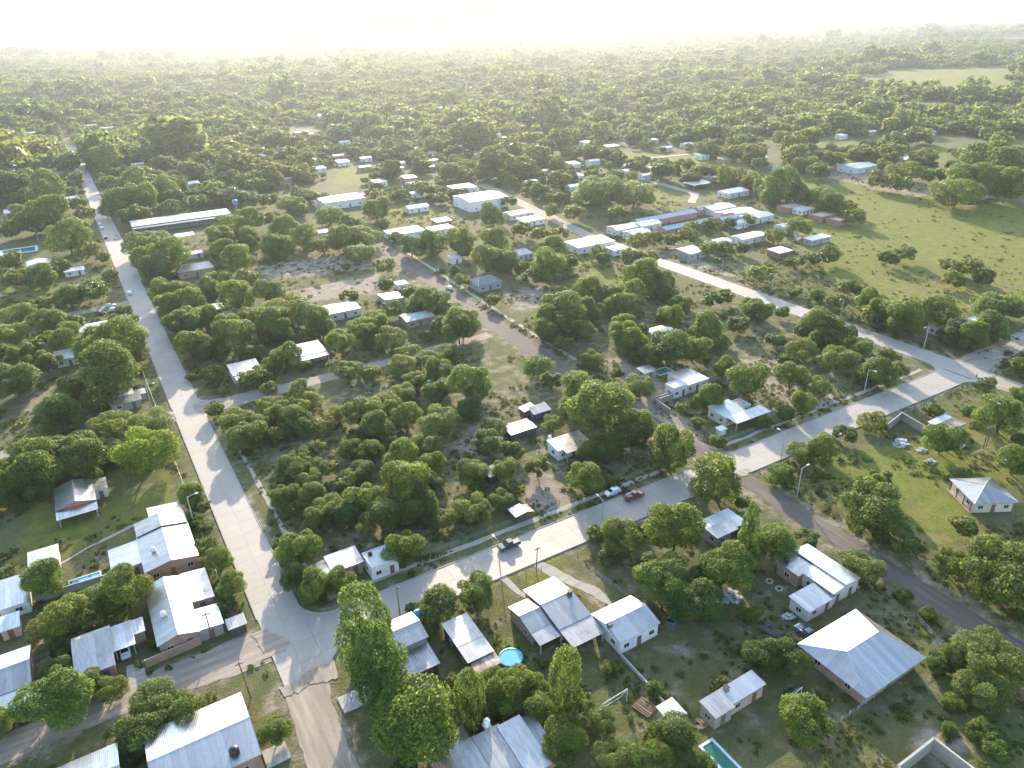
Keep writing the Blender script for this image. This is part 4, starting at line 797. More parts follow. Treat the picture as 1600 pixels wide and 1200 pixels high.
for px, py, r, k in TT:
    asp = KIND[k][3]
    R = max(.5, r*1.6*H/F); zc = 3
    for _ in range(4):
        x, y = G(px, py, zc); d = math.sqrt(x*x+y*y+(H-zc)**2); R = r*d/F*(1.04 if k == 'a' else 1.16)
        if k == 'p': R = 2.4; zc = 6
        elif k in 'kcC': zc = R*asp*1.02
        elif k == 's': zc = R*asp*.75
        elif k in 'ad': zc = .35+R*asp*.74
        else: zc = .5+R*asp*.86
    for a_, b_, ylo, yhi in ((119.2, 126.2, 0, 101), (118, 127.5, 112, 340), (10.8, 19.4, 97, 500)):   # crowns keep off the street surface
        if ylo < y < yhi and k != 's':
            if a_-.7*R < x < (a_+b_)/2: x = a_-.7*R
            elif (a_+b_)/2 <= x < b_+.7*R: x = b_+.7*R
    for nm_, x0, x1, y0, y1 in HOUSES:                # no trunk grows through a house
        if x0-.4 < x < x1+.4 and y0-.4 < y < y1+.4:
            dx = min(((x-x0+.8), -1), ((x1+.8-x), 1)); dy = min(((y-y0+.8), -1), ((y1+.8-y), 1))
            if dx[0] < dy[0]: x += dx[0]*dx[1]
            else: y += dy[0]*dy[1]
    trees.append((r, x, y, zc, R, k))
trees.sort(key=lambda t: -t[0])
kept = []
for t in trees:
    if all((t[1]-q[1])**2+(t[2]-q[2])**2 > (.42*max(t[4], q[4]))**2 for q in kept): kept.append(t)
big = [t for t in kept if t[5] != 's']; shr = [t for t in kept if t[5] == 's'][:60]
indiv, rest = big[:300], big[300:]+[t for t in kept if t[5] == 's'][60:]
tr = random.Random(3)
for r, x, y, zc, R, k in indiv+shr:
    nm, txt, sh, asp, lm = KIND[k]
    size = '' if k in 'LYpC' else ('small ' if R < 2.4 else 'large ' if R > 4.6 else 'middle sized ')
    if k == 's': size = 'small ' if R < 1.4 else ''
    lab = ' '.join((size+txt+' '+landmark(x, y)).split()[:16])
    e = empty(nm, lab, 'shrub' if k == 's' else 'palm' if k == 'p' else 'tree', (x, y, 0), tr.uniform(0, 6.28), lab)
    if k == 'p':
        s = zc/6; link('trunk', PALM[0], e, None, 0, (s, s, s)); link('crown', PALM[1], e, None, 0, (s, s, s)); continue
    pr = CROWN[sh, 'hi' if r > 17 else 'mid']; me = tr.choice(pr)
    cr_ = link('crown', me, e, (0, 0, zc), 0, (R*tr.uniform(.95, 1.06), R*tr.uniform(.95, 1.06), R*asp))
    sl_ = cr_.material_slots[0]; sl_.link = 'OBJECT'; sl_.material = LM[lm]
    ht = zc if k not in 'kcC' else zc*.8
    link('stem' if k == 's' else 'trunk', tr.choice(TRUNK), e, None, 0, (R*.75, R*.75, ht))

# ------------------------------------------------------------------ the far wood and undergrowth (too many to count)
PROTO = bpy.data.collections.new('foliage_sources')
def source(name, shape, seed, n, size, asp, trunk=True, mat='leaf_far'):
    me = crown_mesh(name, seed, n, size, shape, [MAT[mat], MAT['bark']])
    co = np.empty(len(me.vertices)*3, np.float32); me.vertices.foreach_get('co', co); co = co.reshape(-1, 3); co[:, 2] = co[:, 2]*asp+asp*(1.02 if trunk else .5)
    me.vertices.foreach_set('co', co.ravel()); me.update()
    o = bpy.data.objects.new(name, me); PROTO.objects.link(o); return o
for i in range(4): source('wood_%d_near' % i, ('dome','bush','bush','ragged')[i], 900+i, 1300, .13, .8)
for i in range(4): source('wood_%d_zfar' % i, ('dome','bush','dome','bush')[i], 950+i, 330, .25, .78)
WEED = bpy.data.collections.new('weed_sources'); PW = PROTO; PROTO = WEED
for i in range(4): source('weed_%d' % i, 'bush', 980+i, 70, .34, .55, False, 'weed')
PROTO = PW
def scatter(name, label, pts, sc_, idx, coll):
    m = bpy.data.meshes.new(name); m.vertices.add(len(pts)); m.vertices.foreach_set('co', np.asarray(pts, np.float32).ravel())
    for nm, ty, arr in (('sc', 'FLOAT_VECTOR', sc_), ('rot', 'FLOAT', rng.uniform(0, 6.283, len(pts))), ('idx', 'INT', idx)):
        a = m.attributes.new(nm, ty, 'POINT'); a.data.foreach_set('vector' if ty == 'FLOAT_VECTOR' else 'value', np.asarray(arr, np.int32 if ty == 'INT' else np.float32).ravel())
    o = link(name, m); tag(o, label, name.replace('_', ' '), kind='stuff')
    g = bpy.data.node_groups.new(name, 'GeometryNodeTree')
    g.interface.new_socket('Geometry', in_out='INPUT', socket_type='NodeSocketGeometry'); g.interface.new_socket('Geometry', in_out='OUTPUT', socket_type='NodeSocketGeometry')
    N = g.nodes; L = g.links; gi = N.new('NodeGroupInput'); go = N.new('NodeGroupOutput'); ip = N.new('GeometryNodeInstanceOnPoints'); ci = N.new('GeometryNodeCollectionInfo')
    ci.inputs['Collection'].default_value = coll; ci.inputs['Separate Children'].default_value = True; ci.inputs['Reset Children'].default_value = True
    def attr(nm, ty): a = N.new('GeometryNodeInputNamedAttribute'); a.data_type = ty; a.inputs['Name'].default_value = nm; return a.outputs['Attribute']
    L.new(gi.outputs[0], ip.inputs['Points']); L.new(ci.outputs[0], ip.inputs['Instance']); ip.inputs['Pick Instance'].default_value = True
    L.new(attr('idx', 'INT'), ip.inputs['Instance Index']); L.new(attr('sc', 'FLOAT_VECTOR'), ip.inputs['Scale'])
    cx_ = N.new('ShaderNodeCombineXYZ'); L.new(attr('rot', 'FLOAT'), cx_.inputs[2]); L.new(cx_.outputs[0], ip.inputs['Rotation']); L.new(ip.outputs[0], go.inputs[0])
    md = o.modifiers.new('scatter', 'NODES'); md.node_group = g; return o
def vnoise(P, s, seed):
    """Smooth value noise on plan points."""
    r = np.random.default_rng(seed); T_ = r.random((256, 256)); q = P/s; i = np.floor(q).astype(int); f = q-i; f = f*f*(3-2*f)
    g = lambda a, b: T_[(i[:, 0]+a) % 256, (i[:, 1]+b) % 256]
    return (g(0,0)*(1-f[:,0])+g(1,0)*f[:,0])*(1-f[:,1])+(g(0,1)*(1-f[:,0])+g(1,1)*f[:,0])*f[:,1]
def clear_of(P, pad=0.0):
    ok = np.ones(len(P), bool)
    for x0, x1, y0, y1 in FOOT: ok &= ~((P[:, 0] > x0-pad) & (P[:, 0] < x1+pad) & (P[:, 1] > y0-pad) & (P[:, 1] < y1+pad))
    roads = [(AX0-1, AX1+1.5, 40, 1150), (18, 236, BY0-.5, BY1+.5), (221, 232, 80, 300), (117.5, 127.5, 20, 350), (-200, 11, 106, 112), (-200, 119, 210.5, 216.5), (-200, 11, 325, 331), (223, 250, 300, 460), (320, 350, 330, 350), (340, 356, 345, 445)]
    for x0, x1, y0, y1 in roads: ok &= ~((P[:, 0] > x0-pad*.6) & (P[:, 0] < x1+pad*.6) & (P[:, 1] > y0-pad*.6) & (P[:, 1] < y1+pad*.6))
    return ok
FIELDS = [[(1180,262),(1260,272),(1420,285),(1600,320),(1600,520),(1330,470),(1230,400)], [(1345,118),(1420,108),(1600,104),(1600,152),(1450,150),(1340,142)], [(0,164),(100,162),(110,170),(0,180)], [(515,262),(575,260),(572,290),(515,290)],
          [(975,290),(1010,286),(1085,312),(1030,326)], [(930,238),(1060,240),(1200,262),(1160,280),(1000,262)], [(600,318),(690,322),(700,348),(600,346)], [(1400,232),(1480,228),(1480,262),(1440,262)], [(410,205),(500,195),(520,215),(440,222)], [(1150,210),(1290,215),(1400,228),(1300,236)],
          [(380,180),(400,178),(404,190),(380,192)], [(1230,62),(1600,60),(1600,66),(1230,68)], [(1280,80),(1450,78),(1450,82),(1280,84)]]
FP = [[G(*p) for p in f] for f in FIELDS]
def jgrid(x0, x1, y0, y1, s):
    a, b = np.meshgrid(np.arange(x0, x1, s), np.arange(y0, y1, s)); P = np.column_stack([a.ravel(), b.ravel()]); return P+rng.uniform(-.48, .48, P.shape)*s
def project(P, z=2.0):
    c = np.column_stack([P, np.full(len(P), z-H)]) @ M; return CX+F*c[:, 0]/-c[:, 2], CY-F*c[:, 1]/-c[:, 2], -c[:, 2]
pts, scl, ids = [], [], []
for lo, hi, s, r0, r1, dens in ((230, 700, 7.6, 2.4, 5.6, .8), (700, 1500, 9.6, 3.0, 6.6, .82), (1500, 3400, 15, 4.2, 8.5, .88), (3400, 11000, 34, 9, 16, .97)):
    P = jgrid(-hi*.45, hi*1.25, lo*.5, hi, s); d = np.hypot(*P.T); P = P[(d > lo) & (d <= hi)]
    px, py, dep = project(P); ok = (dep > 1) & (px > -260) & (px < 1860)
    lim = np.interp(px, [-300, 0, 400, 800, 1200, 1300, 1900], [325, 322, 318, 318, 300, 262, 262]); ok &= py < lim
    ok[ok] &= clear_of(P[ok], 1.6)
    edge = (vnoise(P, 25+lo*.02, 31)-.5)*(18+lo*.03)
    for f in FP: ok &= sdf(f, P) < edge
    nz = vnoise(P, 60+lo*.05, 3)*.6+vnoise(P, 18+lo*.02, 5)*.4; ok &= nz < np.quantile(nz, dens)
    P = P[ok]; k = len(P); R = rng.uniform(r0, r1, k)*(1+.35*(rng.random(k) < .1))*(.62+.85*vnoise(P, 90+lo*.08, 21))*np.exp(rng.normal(-.1, .34, k)); pts.append(np.column_stack([P, np.zeros(k)])); scl.append(np.column_stack([R, R, R*rng.uniform(.8, 1.2, k)]))
    nr = hi <= 700
    ids.append(rng.integers(0, 4, k)*2+(0 if nr else 1))
for r, x, y, zc, R, k in rest: pts.append(np.array([[x, y, 0]])); scl.append(np.array([[R, R, R]])); ids.append(np.array([rng.integers(0, 4)*2]))
scatter('woodland', 'endless wood of olive green trees fading into the haze', np.concatenate(pts), np.concatenate(scl), np.concatenate(ids), PROTO)
# weeds and tufts on open ground
P = np.concatenate([jgrid(-50, 330, 26, 240, 1.55), jgrid(-60, 470, 240, 430, 2.8), jgrid(330, 470, 100, 240, 2.2)]); px, py, dep = project(P, .2); ok = (dep > 1) & (px > -120) & (px < 1720) & (py < 1300)
ok[ok] &= clear_of(P[ok], .4); nz = vnoise(P, 9, 11)*.55+vnoise(P, 3, 12)*.45; ok &= nz < .485
lawn = np.zeros(len(P), bool)
for f in ([(1400,800),(1480,760),(1540,830),(1480,850),(1380,840)], [(420,462),(600,425),(595,458),(480,472)], [(820,745),(885,765),(900,790),(818,785)], [(960,960),(1060,960),(1200,1080),(1250,1200),(1000,1060)], [(30,790),(230,760),(280,720),(270,790),(30,880)], [(1200,275),(1420,292),(1640,325),(1640,500),(1400,470),(1300,440),(1240,350)]): lawn |= sdf([G(*q) for q in f], P) > 0
ok &= ~(lawn & (rng.random(len(P)) < .76)); P = P[ok]; k = len(P)
R = rng.gamma(1.9, .2, k)+.14; R = np.minimum(R, 1.7)*np.where(P[:, 1] > 240, 1.5, 1)
scatter('undergrowth', 'weeds and low scrub covering the open ground', np.column_stack([P, np.zeros(k)]), np.column_stack([R, R, R*rng.uniform(.6, 1.2, k)]), rng.integers(0, 4, k), WEED)

# ------------------------------------------------------------------ garden walls, fences, poles
def gwall(label, pts, h, mat, t=.18, cat='wall'):
    """A free-standing wall along a plan polyline, one panel per segment with a coping."""
    e = empty(cat.replace(' ', '_'), label, cat, (pts[0][0], pts[0][1], 0)); o = Vector((pts[0][0], pts[0][1], 0))
    for a, b in zip(pts[:-1], pts[1:]):
        A, B = Vector((*a, 0))-o, Vector((*b, 0))-o; L = (B-A).length; ang = math.atan2(B.y-A.y, B.x-A.x)
        link('wall_panel', MB().box(0, L, -t/2, t/2, 0, h).mesh('wall_panel', MAT[mat]), e, A, ang)
        link('coping', MB().box(-.03, L+.03, -t/2-.04, t/2+.04, h+.002, h+.07).mesh('coping', MAT['conc']), e, A, ang)
    return e
gwall('long pale garden wall round the white flat roofed house', [(130.5,134.5),(131,141),(137.6,141)], 2.0, 'block')
gwall('long pale garden wall in front of the tin hall', [G(1016,632),G(1060,618),G(1130,590)], 1.9, 'block')
gwall('brick front wall beside the twin strip driveway', [(-8.2,114.8),(-2,115.2),(1.2,115.4)], 1.7, 'brick')
gwall('dark yard wall behind the pale blue garden pool', [G(57,942),G(120,922),G(197,899)], 1.6, 'block')
gwall('unfinished grey block wall folding round a rusty roofed shed', [G(1385,674),G(1407,656),G(1463,690)], 2.3, 'block')
gwall('low concrete wall dividing two dark lawns', [(63.4,72.4),(63.2,64.5),(63,60.4)], .7, 'conc', .2)
gwall('roofless grey concrete shell walls at the grassy plot', [(82.4,26),(82.4,33.2),(91.2,33.2),(91.2,26)], 2.8, 'block', .25, 'building shell')
def fence(label, pts, gap=2.4, h=1.2, wires=3, mat='wood', r=.05):
    e = empty('fence', label, 'fence', (pts[0][0], pts[0][1], 0)); o = Vector((pts[0][0], pts[0][1], 0)); wm = MB(); pm = MB().tube([(0,0,-.1),(0,0,h)], r, 6).mesh('post', MAT[mat])
    for a, b in zip(pts[:-1], pts[1:]):
        A, B = Vector((*a, 0))-o, Vector((*b, 0))-o; k = max(1, int((B-A).length/gap))
        for i in range(k+1): link('post', pm, e, A.lerp(B, i/k))
        for wz in range(wires): wm.tube([A+Vector((0,0,h*(wz+1)/(wires+.3))), B+Vector((0,0,h*(wz+1)/(wires+.3)))], .012, 3)
    wm.build('wire', MAT['metal'], e); return e
fence('wire fence along the avenue in front of the twin tin houses', [(7.6,116),(7.3,160),(7.2,205)], 2.6, 1.4)
fence('wire fence along the avenue above the dirt track', [(7.4,219),(7.2,270),(7.2,320)], 3, 1.4)
fence('white topped post fence behind the hip roofed house', [G(1300,1138),G(1340,1110),G(1437,1035),G(1470,1010)], 2, 1.3, 3, 'pole', .07)
fence('wire fence round the lawn of the hip roofed house', [G(1355,960),G(1430,965),G(1470,1010)], 2.2, 1.2)
fence('wire fence at the edge of the paddock by the wide crossing', [(170,99),(190,99.4),(218,99.2),(219,70)], 2.6, 1.3)
fence('picket row between patchwork roof house and gravel road', [(113.8,62),(113.8,78)], .9, 1.3, 2)
fence('wire fence dividing the yard below the brick path', [(72.5,98),(73,90),(74,82)], 2.2, 1.2)
fence('wire fence in front of the brick house lawn', [(58.5,98.6),(64,98.8)], 1.4, 1.2)
fence('wire fence of the scrubby block along the footpath', [(131,115.6),(160,115.2),(216,115.4)], 3, 1.2)
fence('wire fence of the wooded block along the footpath', [(42,116),(80,115.8),(112,115.8)], 3, 1.2)
fence('row of stakes across the bare earth lot', [G(445,442),G(520,428)], 2.2, 1.5, 2)
fence('wire fence at the edge of the pasture beside the side road', [(234.5,115),(234.5,170),(236,230)], 4, 1.3)
def pole(label, px, py, h=8.0, arm=1.8, ang=0.0, lean=0.0, mat='pole'):
    x, y = G(px, py); e = empty('street_lamp', label, 'street lamp', (x, y, 0), ang, 'street lamps')
    MB().tube([(0,0,-.2),(lean*.5,0,h*.5),(lean,0,h)], [.14,.12,.09], 8).build('pole', MAT[mat], e)
    MB().tube([(lean,0,h-.3),(lean+arm*.5,0,h+.1),(lean+arm,0,h+.15)], .045, 6).build('arm', MAT['metal'], e)
    MB().box(lean+arm-.1, lean+arm+.65, -.16, .16, h+.08, h+.24).build('lamp_head', MAT['lamp'], e); return e
PI = math.pi
for lab, px, py, h, ang in (('street lamp beside the dark parked pickup', 780,878,5.3,PI/2), ('street lamp beside the white parked car', 941,812,5.3,PI/2), ('street lamp at the cross street end by the round street tree', 1078,776,5.5,PI/2),
    ('street lamp by the gravel road crossing', 1245,777,8,0), ('street lamp at the wide crossing', 1443,545,8,PI), ('street lamp beside the scrubby block', 1350,613,7.5,-PI/2), ('street lamp among the kerbside trees', 1220,717,7.5,PI/2),
    ('street lamp in the pasture edge beside the side road', 1206,455,7.5,PI), ('street lamp near the thicket beside the side road', 1313,497,7.5,PI), ('street lamp by the block house at the road end', 1127,430,7.5,PI),
    ('street lamp nearest the blue roofed rows', 1060,405,7.5,PI), ('street lamp beside the small grey shack', 238,640,8,0), ('street lamp by the vivid lime tree', 268,690,8,0), ('street lamp by the long twin tin houses', 304,822,8,0), ('street lamp near the meadow across from the school', 60,376,7,PI)):
    pole(lab, px, py, h, 1.8, ang)
def wood_pole(label, px, py, h, n=1, lean=0.0):
    x, y = G(px, py); e = empty('utility_pole', label, 'utility pole', (x, y, 0))
    for i in range(n): MB().tube([(i*1.2,0,-.2),(i*1.2+lean,0,h)], [.13,.09], 7).build('pole', MAT['wood'], e)
    MB().box(-.7+lean, .7+lean+(n-1)*1.2, -.06, .06, h-.5, h-.36).build('crossarm', MAT['wood'], e)
    for i in (-.6, .6): MB().lathe([(.04,h-.36),(.06,h-.3),(.03,h-.18)], (i+lean, 0), 8).build('insulator', MAT['lamp'], e)
wood_pole('dark wooden pole at the corner of the large bright roofed house', 392,1091,8.5,1,-.5); wood_pole('twin wooden poles in the fenced paddock', 1536,701,6.5,2); wood_pole('slim pole beside the two level tin house', 625,962,7)
wood_pole('twin pale poles in the scrub below the small grey shack', 108,664,5.5,2); wood_pole('wooden pole at the twin house corner', 333,1003,7); wood_pole('leaning pole beside the green fenced lawn', 838,893,6,1,.3)

# ------------------------------------------------------------------ cars
def paintmat(name, c): MAT[name] = NT(name).col(c).set(Roughness=.28, Metallic=.1).m; MAT[name].node_tree.nodes['Principled BSDF'].inputs['Coat Weight'].default_value = .5
for nm, c in dict(car_white=(.75,.76,.77), car_dark=(.025,.045,.055), car_red=(.22,.05,.035), car_silver=(.45,.46,.47), car_blue=(.06,.1,.17)).items(): paintmat(nm, c)
MAT['tyre'] = plain('tyre', (.02,.02,.02), .85); n = NT('headlight'); n.col((.7,.7,.68)).set(Roughness=.15); MAT['hlight'] = n.m; n = NT('taillight'); n.col((.35,.02,.02)).set(Roughness=.2); MAT['tlight'] = n.m
def loft(m, secs):
    """secs: list of (x, half width bottom, half width top, z bottom, z top), joined along x."""
    v, f = [], []
    for x, wb, wt, zb, zt in secs: v += [(x,-wb,zb),(x,wb,zb),(x,wb*1.02,(zb+zt)/2),(x,wt,zt),(x,-wt,zt),(x,-wb*1.02,(zb+zt)/2)]
    for i in range(len(secs)-1):
        for k in range(6): f.append((i*6+k, i*6+(k+1) % 6, i*6+6+(k+1) % 6, i*6+6+k))
    f += [(5,4,3,2,1,0), tuple((len(secs)-1)*6+k for k in range(6))]; return m.add(v, f)
CARM = {}
def car(label, px, py, ang, paint, typ='hatch', group=None, z=.1, name=None):
    x, y = G(px, py, .7); e = empty(name or ('pickup_truck' if typ == 'pickup' else 'car'), label, 'pickup' if typ == 'pickup' else 'car', (x, y, z), ang, group)
    if typ not in CARM:
        b, c, g, w_ = MB(), MB(), MB(), MB()
        if typ == 'hatch':
            loft(b, [(-2.05,.7,.66,.38,.85),(-1.95,.82,.78,.24,.92),(-.9,.86,.82,.22,.95),(.6,.86,.82,.22,.93),(1.6,.84,.76,.22,.82),(2.05,.74,.66,.34,.68)])
            loft(c, [(-1.9,.66,.5,.94,1.1),(-1.5,.72,.56,.95,1.47),(-.4,.74,.6,.95,1.5),(.25,.72,.58,.93,1.42),(.95,.68,.52,.9,.96)])
            g1 = [((-1.35,.71,1.0),(.15,.71,1.0),(.0,.615,1.36),(-1.2,.6,1.38))]; ws = [(.93,-.6,.99),(.93,.6,.99),(.36,.52,1.38),(.36,-.52,1.38)]; wx = (-1.3, 1.3)
        else:
            loft(b, [(-2.55,.82,.8,.45,.98),(-2.45,.86,.84,.36,1.0),(-.6,.88,.86,.34,1.0),(.9,.88,.84,.34,1.0),(2.2,.86,.78,.36,.95),(2.55,.76,.68,.45,.8)])
            loft(c, [(-.7,.76,.62,1.0,1.66),(-.5,.77,.64,1.0,1.7),(.4,.77,.63,1.0,1.68),(1.15,.74,.56,1.0,1.06)])
            g1 = [((-.5,.75,1.12),(.75,.75,1.1),(.35,.67,1.56),(-.45,.67,1.58))]; ws = [(1.13,-.64,1.1),(1.13,.64,1.1),(.55,.58,1.6),(.55,-.58,1.6)]; wx = (-1.65, 1.6)
            c.box(-2.4,-.75,-.84,-.76,1.0,1.08); c.box(-2.4,-.75,.76,.84,1.0,1.08)
        side = MB(); q = g1[0]; side.add([(p[0],p[1]+.012,p[2]) for p in q], [(0,1,2,3)]); side2 = MB(); side2.add([(p[0],-p[1]-.012,p[2]) for p in q], [(3,2,1,0)])
        scr = MB(); scr.add([(p[0]+.015,p[1],p[2]+.015) for p in ws], [(0,1,2,3)])
        ty = MB(); ty.tube([(0,-.11,0),(0,.11,0)], .33, 14); rim = MB(); rim.tube([(0,-.125,0),(0,.125,0)], .19, 10)
        hl = MB(); hl.box(-.05,.05,-.14,.14,-.07,.07)
        bed = MB(); bed.box(-2.35,-.8,-.72,.72,1.003,1.012)
        CARM[typ] = (b.mesh('body', None, False), c.mesh('cabin', None, False), side.mesh('side_window', MAT['glass']), side2.mesh('side_window', MAT['glass']), scr.mesh('windscreen', MAT['glass']), ty.mesh('wheel', MAT['tyre']), rim.mesh('rim', MAT['metal']), hl.mesh('headlight', MAT['hlight']), hl.mesh('tail_light', MAT['tlight']), bed.mesh('load_bed', MAT['blackpl']), wx)
        for q in CARM[typ][:2]: q.materials.append(MAT[paint])
    b, c, s1, s2, sc_, ty, rim, hl, tl, bed, wx = CARM[typ]
    for nm, m in (('body', b), ('cabin', c)):
        o = link(nm, m, e); o.material_slots[0].link = 'OBJECT'; o.material_slots[0].material = MAT[paint]
    link('side_window', s1, e); link('side_window', s2, e); link('windscreen', sc_, e)
    for X in wx:
        for Y in (-.76, .76): w_ = link('wheel', ty, e, (X, Y, .33)); link('rim', rim, w_)
    L = 2.03 if typ == 'hatch' else 2.54
    for Y in (-.55, .55): link('headlight', hl, e, (L-.05, Y, .62)); link('tail_light', tl, e, (-L+.08, Y, .72))
    if typ == 'pickup': link('load_bed', bed, e)
    return e
car('dark green pickup truck parked at the cross street kerb', 795,851,PI,'car_dark','pickup')
car('white hatchback parked on the verge beside the footpath', 957,768,PI,'car_white','hatch',None,.05)
car('rusty red pickup truck loaded with scrap at the kerb', 991,774,0,'car_red','pickup')
car('white car parked inside the yard under the car port edge', 195,1016,-PI/2,'car_white','hatch',None,.05)
car('white car driving along the avenue', 202,457,PI/2,'car_white')
car('white car parked on the dirt track nearest the avenue', 179,483,0,'car_white','hatch',None,.05); car('silver car parked behind the two others on the dirt track', 172,477,0,'car_silver','hatch',None,.05); car('dark grey car parked alone on the dirt track', 155,489,0,'car_dark','hatch',None,.05)
car('white car parked at the avenue kerb opposite the school', 156,350,PI/2,'car_white'); car('white car parked closer to the school crossing', 159,356,PI/2,'car_white'); car('dark red car parked opposite the school gate', 165,371,PI/2,'car_red')
car('white car on the brown dirt street', 702,449,PI/2,'car_white','hatch',None,.05); car('dark blue pickup on the bare earth lot', 472,471,0,'car_blue','pickup',None,.03); car('white car parked among the housing rows', 1154,356,0,'car_white','hatch',None,.03)
car('dark blue car parked beside the hip roofed house', 1262,990,PI/2,'car_blue','pickup',None,.03)
# scrap load on the red pickup
x, y = G(985,774,1.2); lo = MB(); rr = random.Random(5)
for i in range(14): lo.box(*(lambda a, b, c: (a, a+rr.uniform(.3,.9), b, b+rr.uniform(.2,.5), c, c+rr.uniform(.1,.4)))(rr.uniform(-.9,.2), rr.uniform(-.6,.2), rr.uniform(1.08,1.5)))
tag(lo.build('scrap_load', MAT['rubble'], None, (x-.2, y, .03)), 'heap of scrap piled in the red pickup bed', 'scrap heap')

# ------------------------------------------------------------------ motorcycles and riders
def moto(label, x, y, ang, rider=False):
    e = empty('motorcycle', label, 'motorcycle', (x, y, .1), ang, 'motorcycles')
    for X in (-.65, .65):
        w_ = MB(); w_.tube([(0,-.05,0),(0,.05,0)], .31, 14).build('wheel', MAT['tyre'], e, (X, 0, .31))
    MB().tube([(-.65,0,.31),(-.2,0,.6),(.35,0,.72),(.55,0,.85),(.65,0,.31)], [.03,.06,.1,.05,.035], 7).build('frame', MAT['car_red'], e)
    MB().box(-.6,.12,-.12,.12,.74,.84).build('seat', MAT['blackpl'], e); MB().box(-.2,.2,-.13,.13,.3,.6).build('engine', MAT['metal'], e)
    MB().tube([(.48,-.35,1.0),(.55,0,.95),(.48,.35,1.0)], .02, 5).build('handlebar', MAT['metal'], e); MB().lathe([(.02,.82),(.09,.86),(.08,.96)], (.66,0), 8).build('headlamp', MAT['hlight'], e)
    return e
MAT['skin'] = plain('skin', (.38,.22,.15), .6); MAT['shirt_y'] = plain('yellow_shirt', (.6,.48,.08), .8); MAT['shirt_d'] = plain('dark_shirt', (.08,.07,.09), .8); MAT['denim'] = plain('denim', (.06,.08,.14), .85); MAT['hair'] = plain('hair', (.015,.012,.01), .6)
def person(label, x, y, z, ang, pose, shirt):
    J = dict(pelvis=(0,0,.92), chest=(0,0,1.3), neck=(0,0,1.48), head=(.02,0,1.62), top=(.02,0,1.72), ls=(0,.19,1.42), le=(.02,.25,1.14), lh=(.1,.24,.9), rs=(0,-.19,1.42), re=(.02,-.25,1.14), rh=(.1,-.24,.9), lk=(.04,.1,.5), la=(-.02,.11,.08), lf=(.14,.11,.04), rk=(.1,-.1,.5), ra=(.02,-.11,.08), rf=(.18,-.11,.04))
    if pose == 'sit': J.update(lk=(.42,.16,.9), la=(.3,.2,.45), lf=(.45,.2,.4), rk=(.42,-.16,.9), ra=(.3,-.2,.45), rf=(.45,-.2,.4), le=(.25,.3,1.2), lh=(.5,.34,1.08), re=(.25,-.3,1.2), rh=(.5,-.34,1.08), chest=(.06,0,1.3), neck=(.1,0,1.48), head=(.14,0,1.62), top=(.14,0,1.72))
    names = list(J); E_ = [('pelvis','chest'),('chest','neck'),('neck','head'),('head','top'),('chest','ls'),('ls','le'),('le','lh'),('chest','rs'),('rs','re'),('re','rh'),('pelvis','lk'),('lk','la'),('la','lf'),('pelvis','rk'),('rk','ra'),('ra','rf')]
    rad = dict(pelvis=.15, chest=.17, neck=.06, head=.1, top=.07, ls=.08, rs=.08, le=.05, re=.05, lh=.04, rh=.04, lk=.075, rk=.075, la=.05, ra=.05, lf=.045, rf=.045)
    me = bpy.data.meshes.new('person'); me.from_pydata([J[k] for k in names], [(names.index(a), names.index(b)) for a, b in E_], [])
    o = link('person', me, None, (x, y, z), ang); sk = o.modifiers.new('skin', 'SKIN')
    for i, k in enumerate(names): me.skin_vertices[0].data[i].radius = (rad[k], rad[k])
    me.skin_vertices[0].data[0].use_root = True
    n_ = NT('clothes'); sp_ = n_.new('SeparateXYZ'); n_.l(n_.obj(), sp_.inputs[0]); c_ = {'y': (.6,.48,.08), 'd': (.08,.07,.09)}[shirt]
    n_.col(n_.ramp(sp_.outputs[2], (0, (.06,.08,.14)), (.94, c_))); cr = n_.n['Color Ramp'] if 'Color Ramp' in n_.n else None
    rp = [q for q in n_.n if q.type == 'VALTORGB'][0].color_ramp; rp.interpolation = 'CONSTANT'
    mp = n_.math('DIVIDE', sp_.outputs[2], 2.0); n_.l(mp, [q for q in n_.n if q.type == 'VALTORGB'][0].inputs[0])
    el = rp.elements; el[1].position = .47; a = el.new(.745); a.color = (.38,.22,.15,1); b = el.new(.83); b.color = (.015,.012,.01,1)
    me.materials.append(n_.m); sm = o.modifiers.new('sub', 'SUBSURF'); sm.levels = 1; sm.render_levels = 1
    return tag(o, label, 'person')
mx, my = G(333,629,.5); moto('motorcycle crossing from the dirt track onto the avenue', mx, my, PI); person('person in yellow shirt riding the motorcycle by the dirt track', mx+.15, my, .02, PI, 'sit', 'y')
for i, (px, py) in enumerate(((181,367),(184,370),(187,373),(183,374),(179,374))):
    mx, my = G(px, py, .5); moto('motorcycle parked in the row by the school gate', mx, my, .3+PI/2)
mx, my = G(1526,588,.8); person('person in dark clothes walking over the wide crossing', mx, my, .1, 2.2, 'walk', 'd')

# ------------------------------------------------------------------ pools, tanks and yard things
def water(name, c):
    n = NT(name); f = n.noise(1.2, 3, n.world()); n.col(n.ramp(f, (.3, tuple(x*.85 for x in c)), (.7, c))).set(Roughness=.06); n.bump(n.noise(3, 2, n.world()), .08, .05); MAT[name] = n.m
water('water_blue', (.16,.52,.7)); water('water_green', (.015,.16,.1)); water('water_teal', (.03,.25,.22)); MAT['liner'] = plain('pool_liner', (.16,.47,.68), .4); MAT['poolrim'] = plain('pool_rim', (.62,.64,.64), .7)
x, y = G(798,1029,.6); e = empty('round_pool', 'round light blue above ground pool on the lawn', 'pool', (x, y, 0))
MB().lathe([(2.0,0),(2.06,.5),(2.02,.95),(2.1,1.0),(1.95,1.03),(1.9,.95),(1.9,.7)], (0,0), 24).build('wall', MAT['liner'], e); MB().lathe([(1.9,.86),(1.9,.93)], (0,0), 24).build('water', MAT['water_blue'], e)
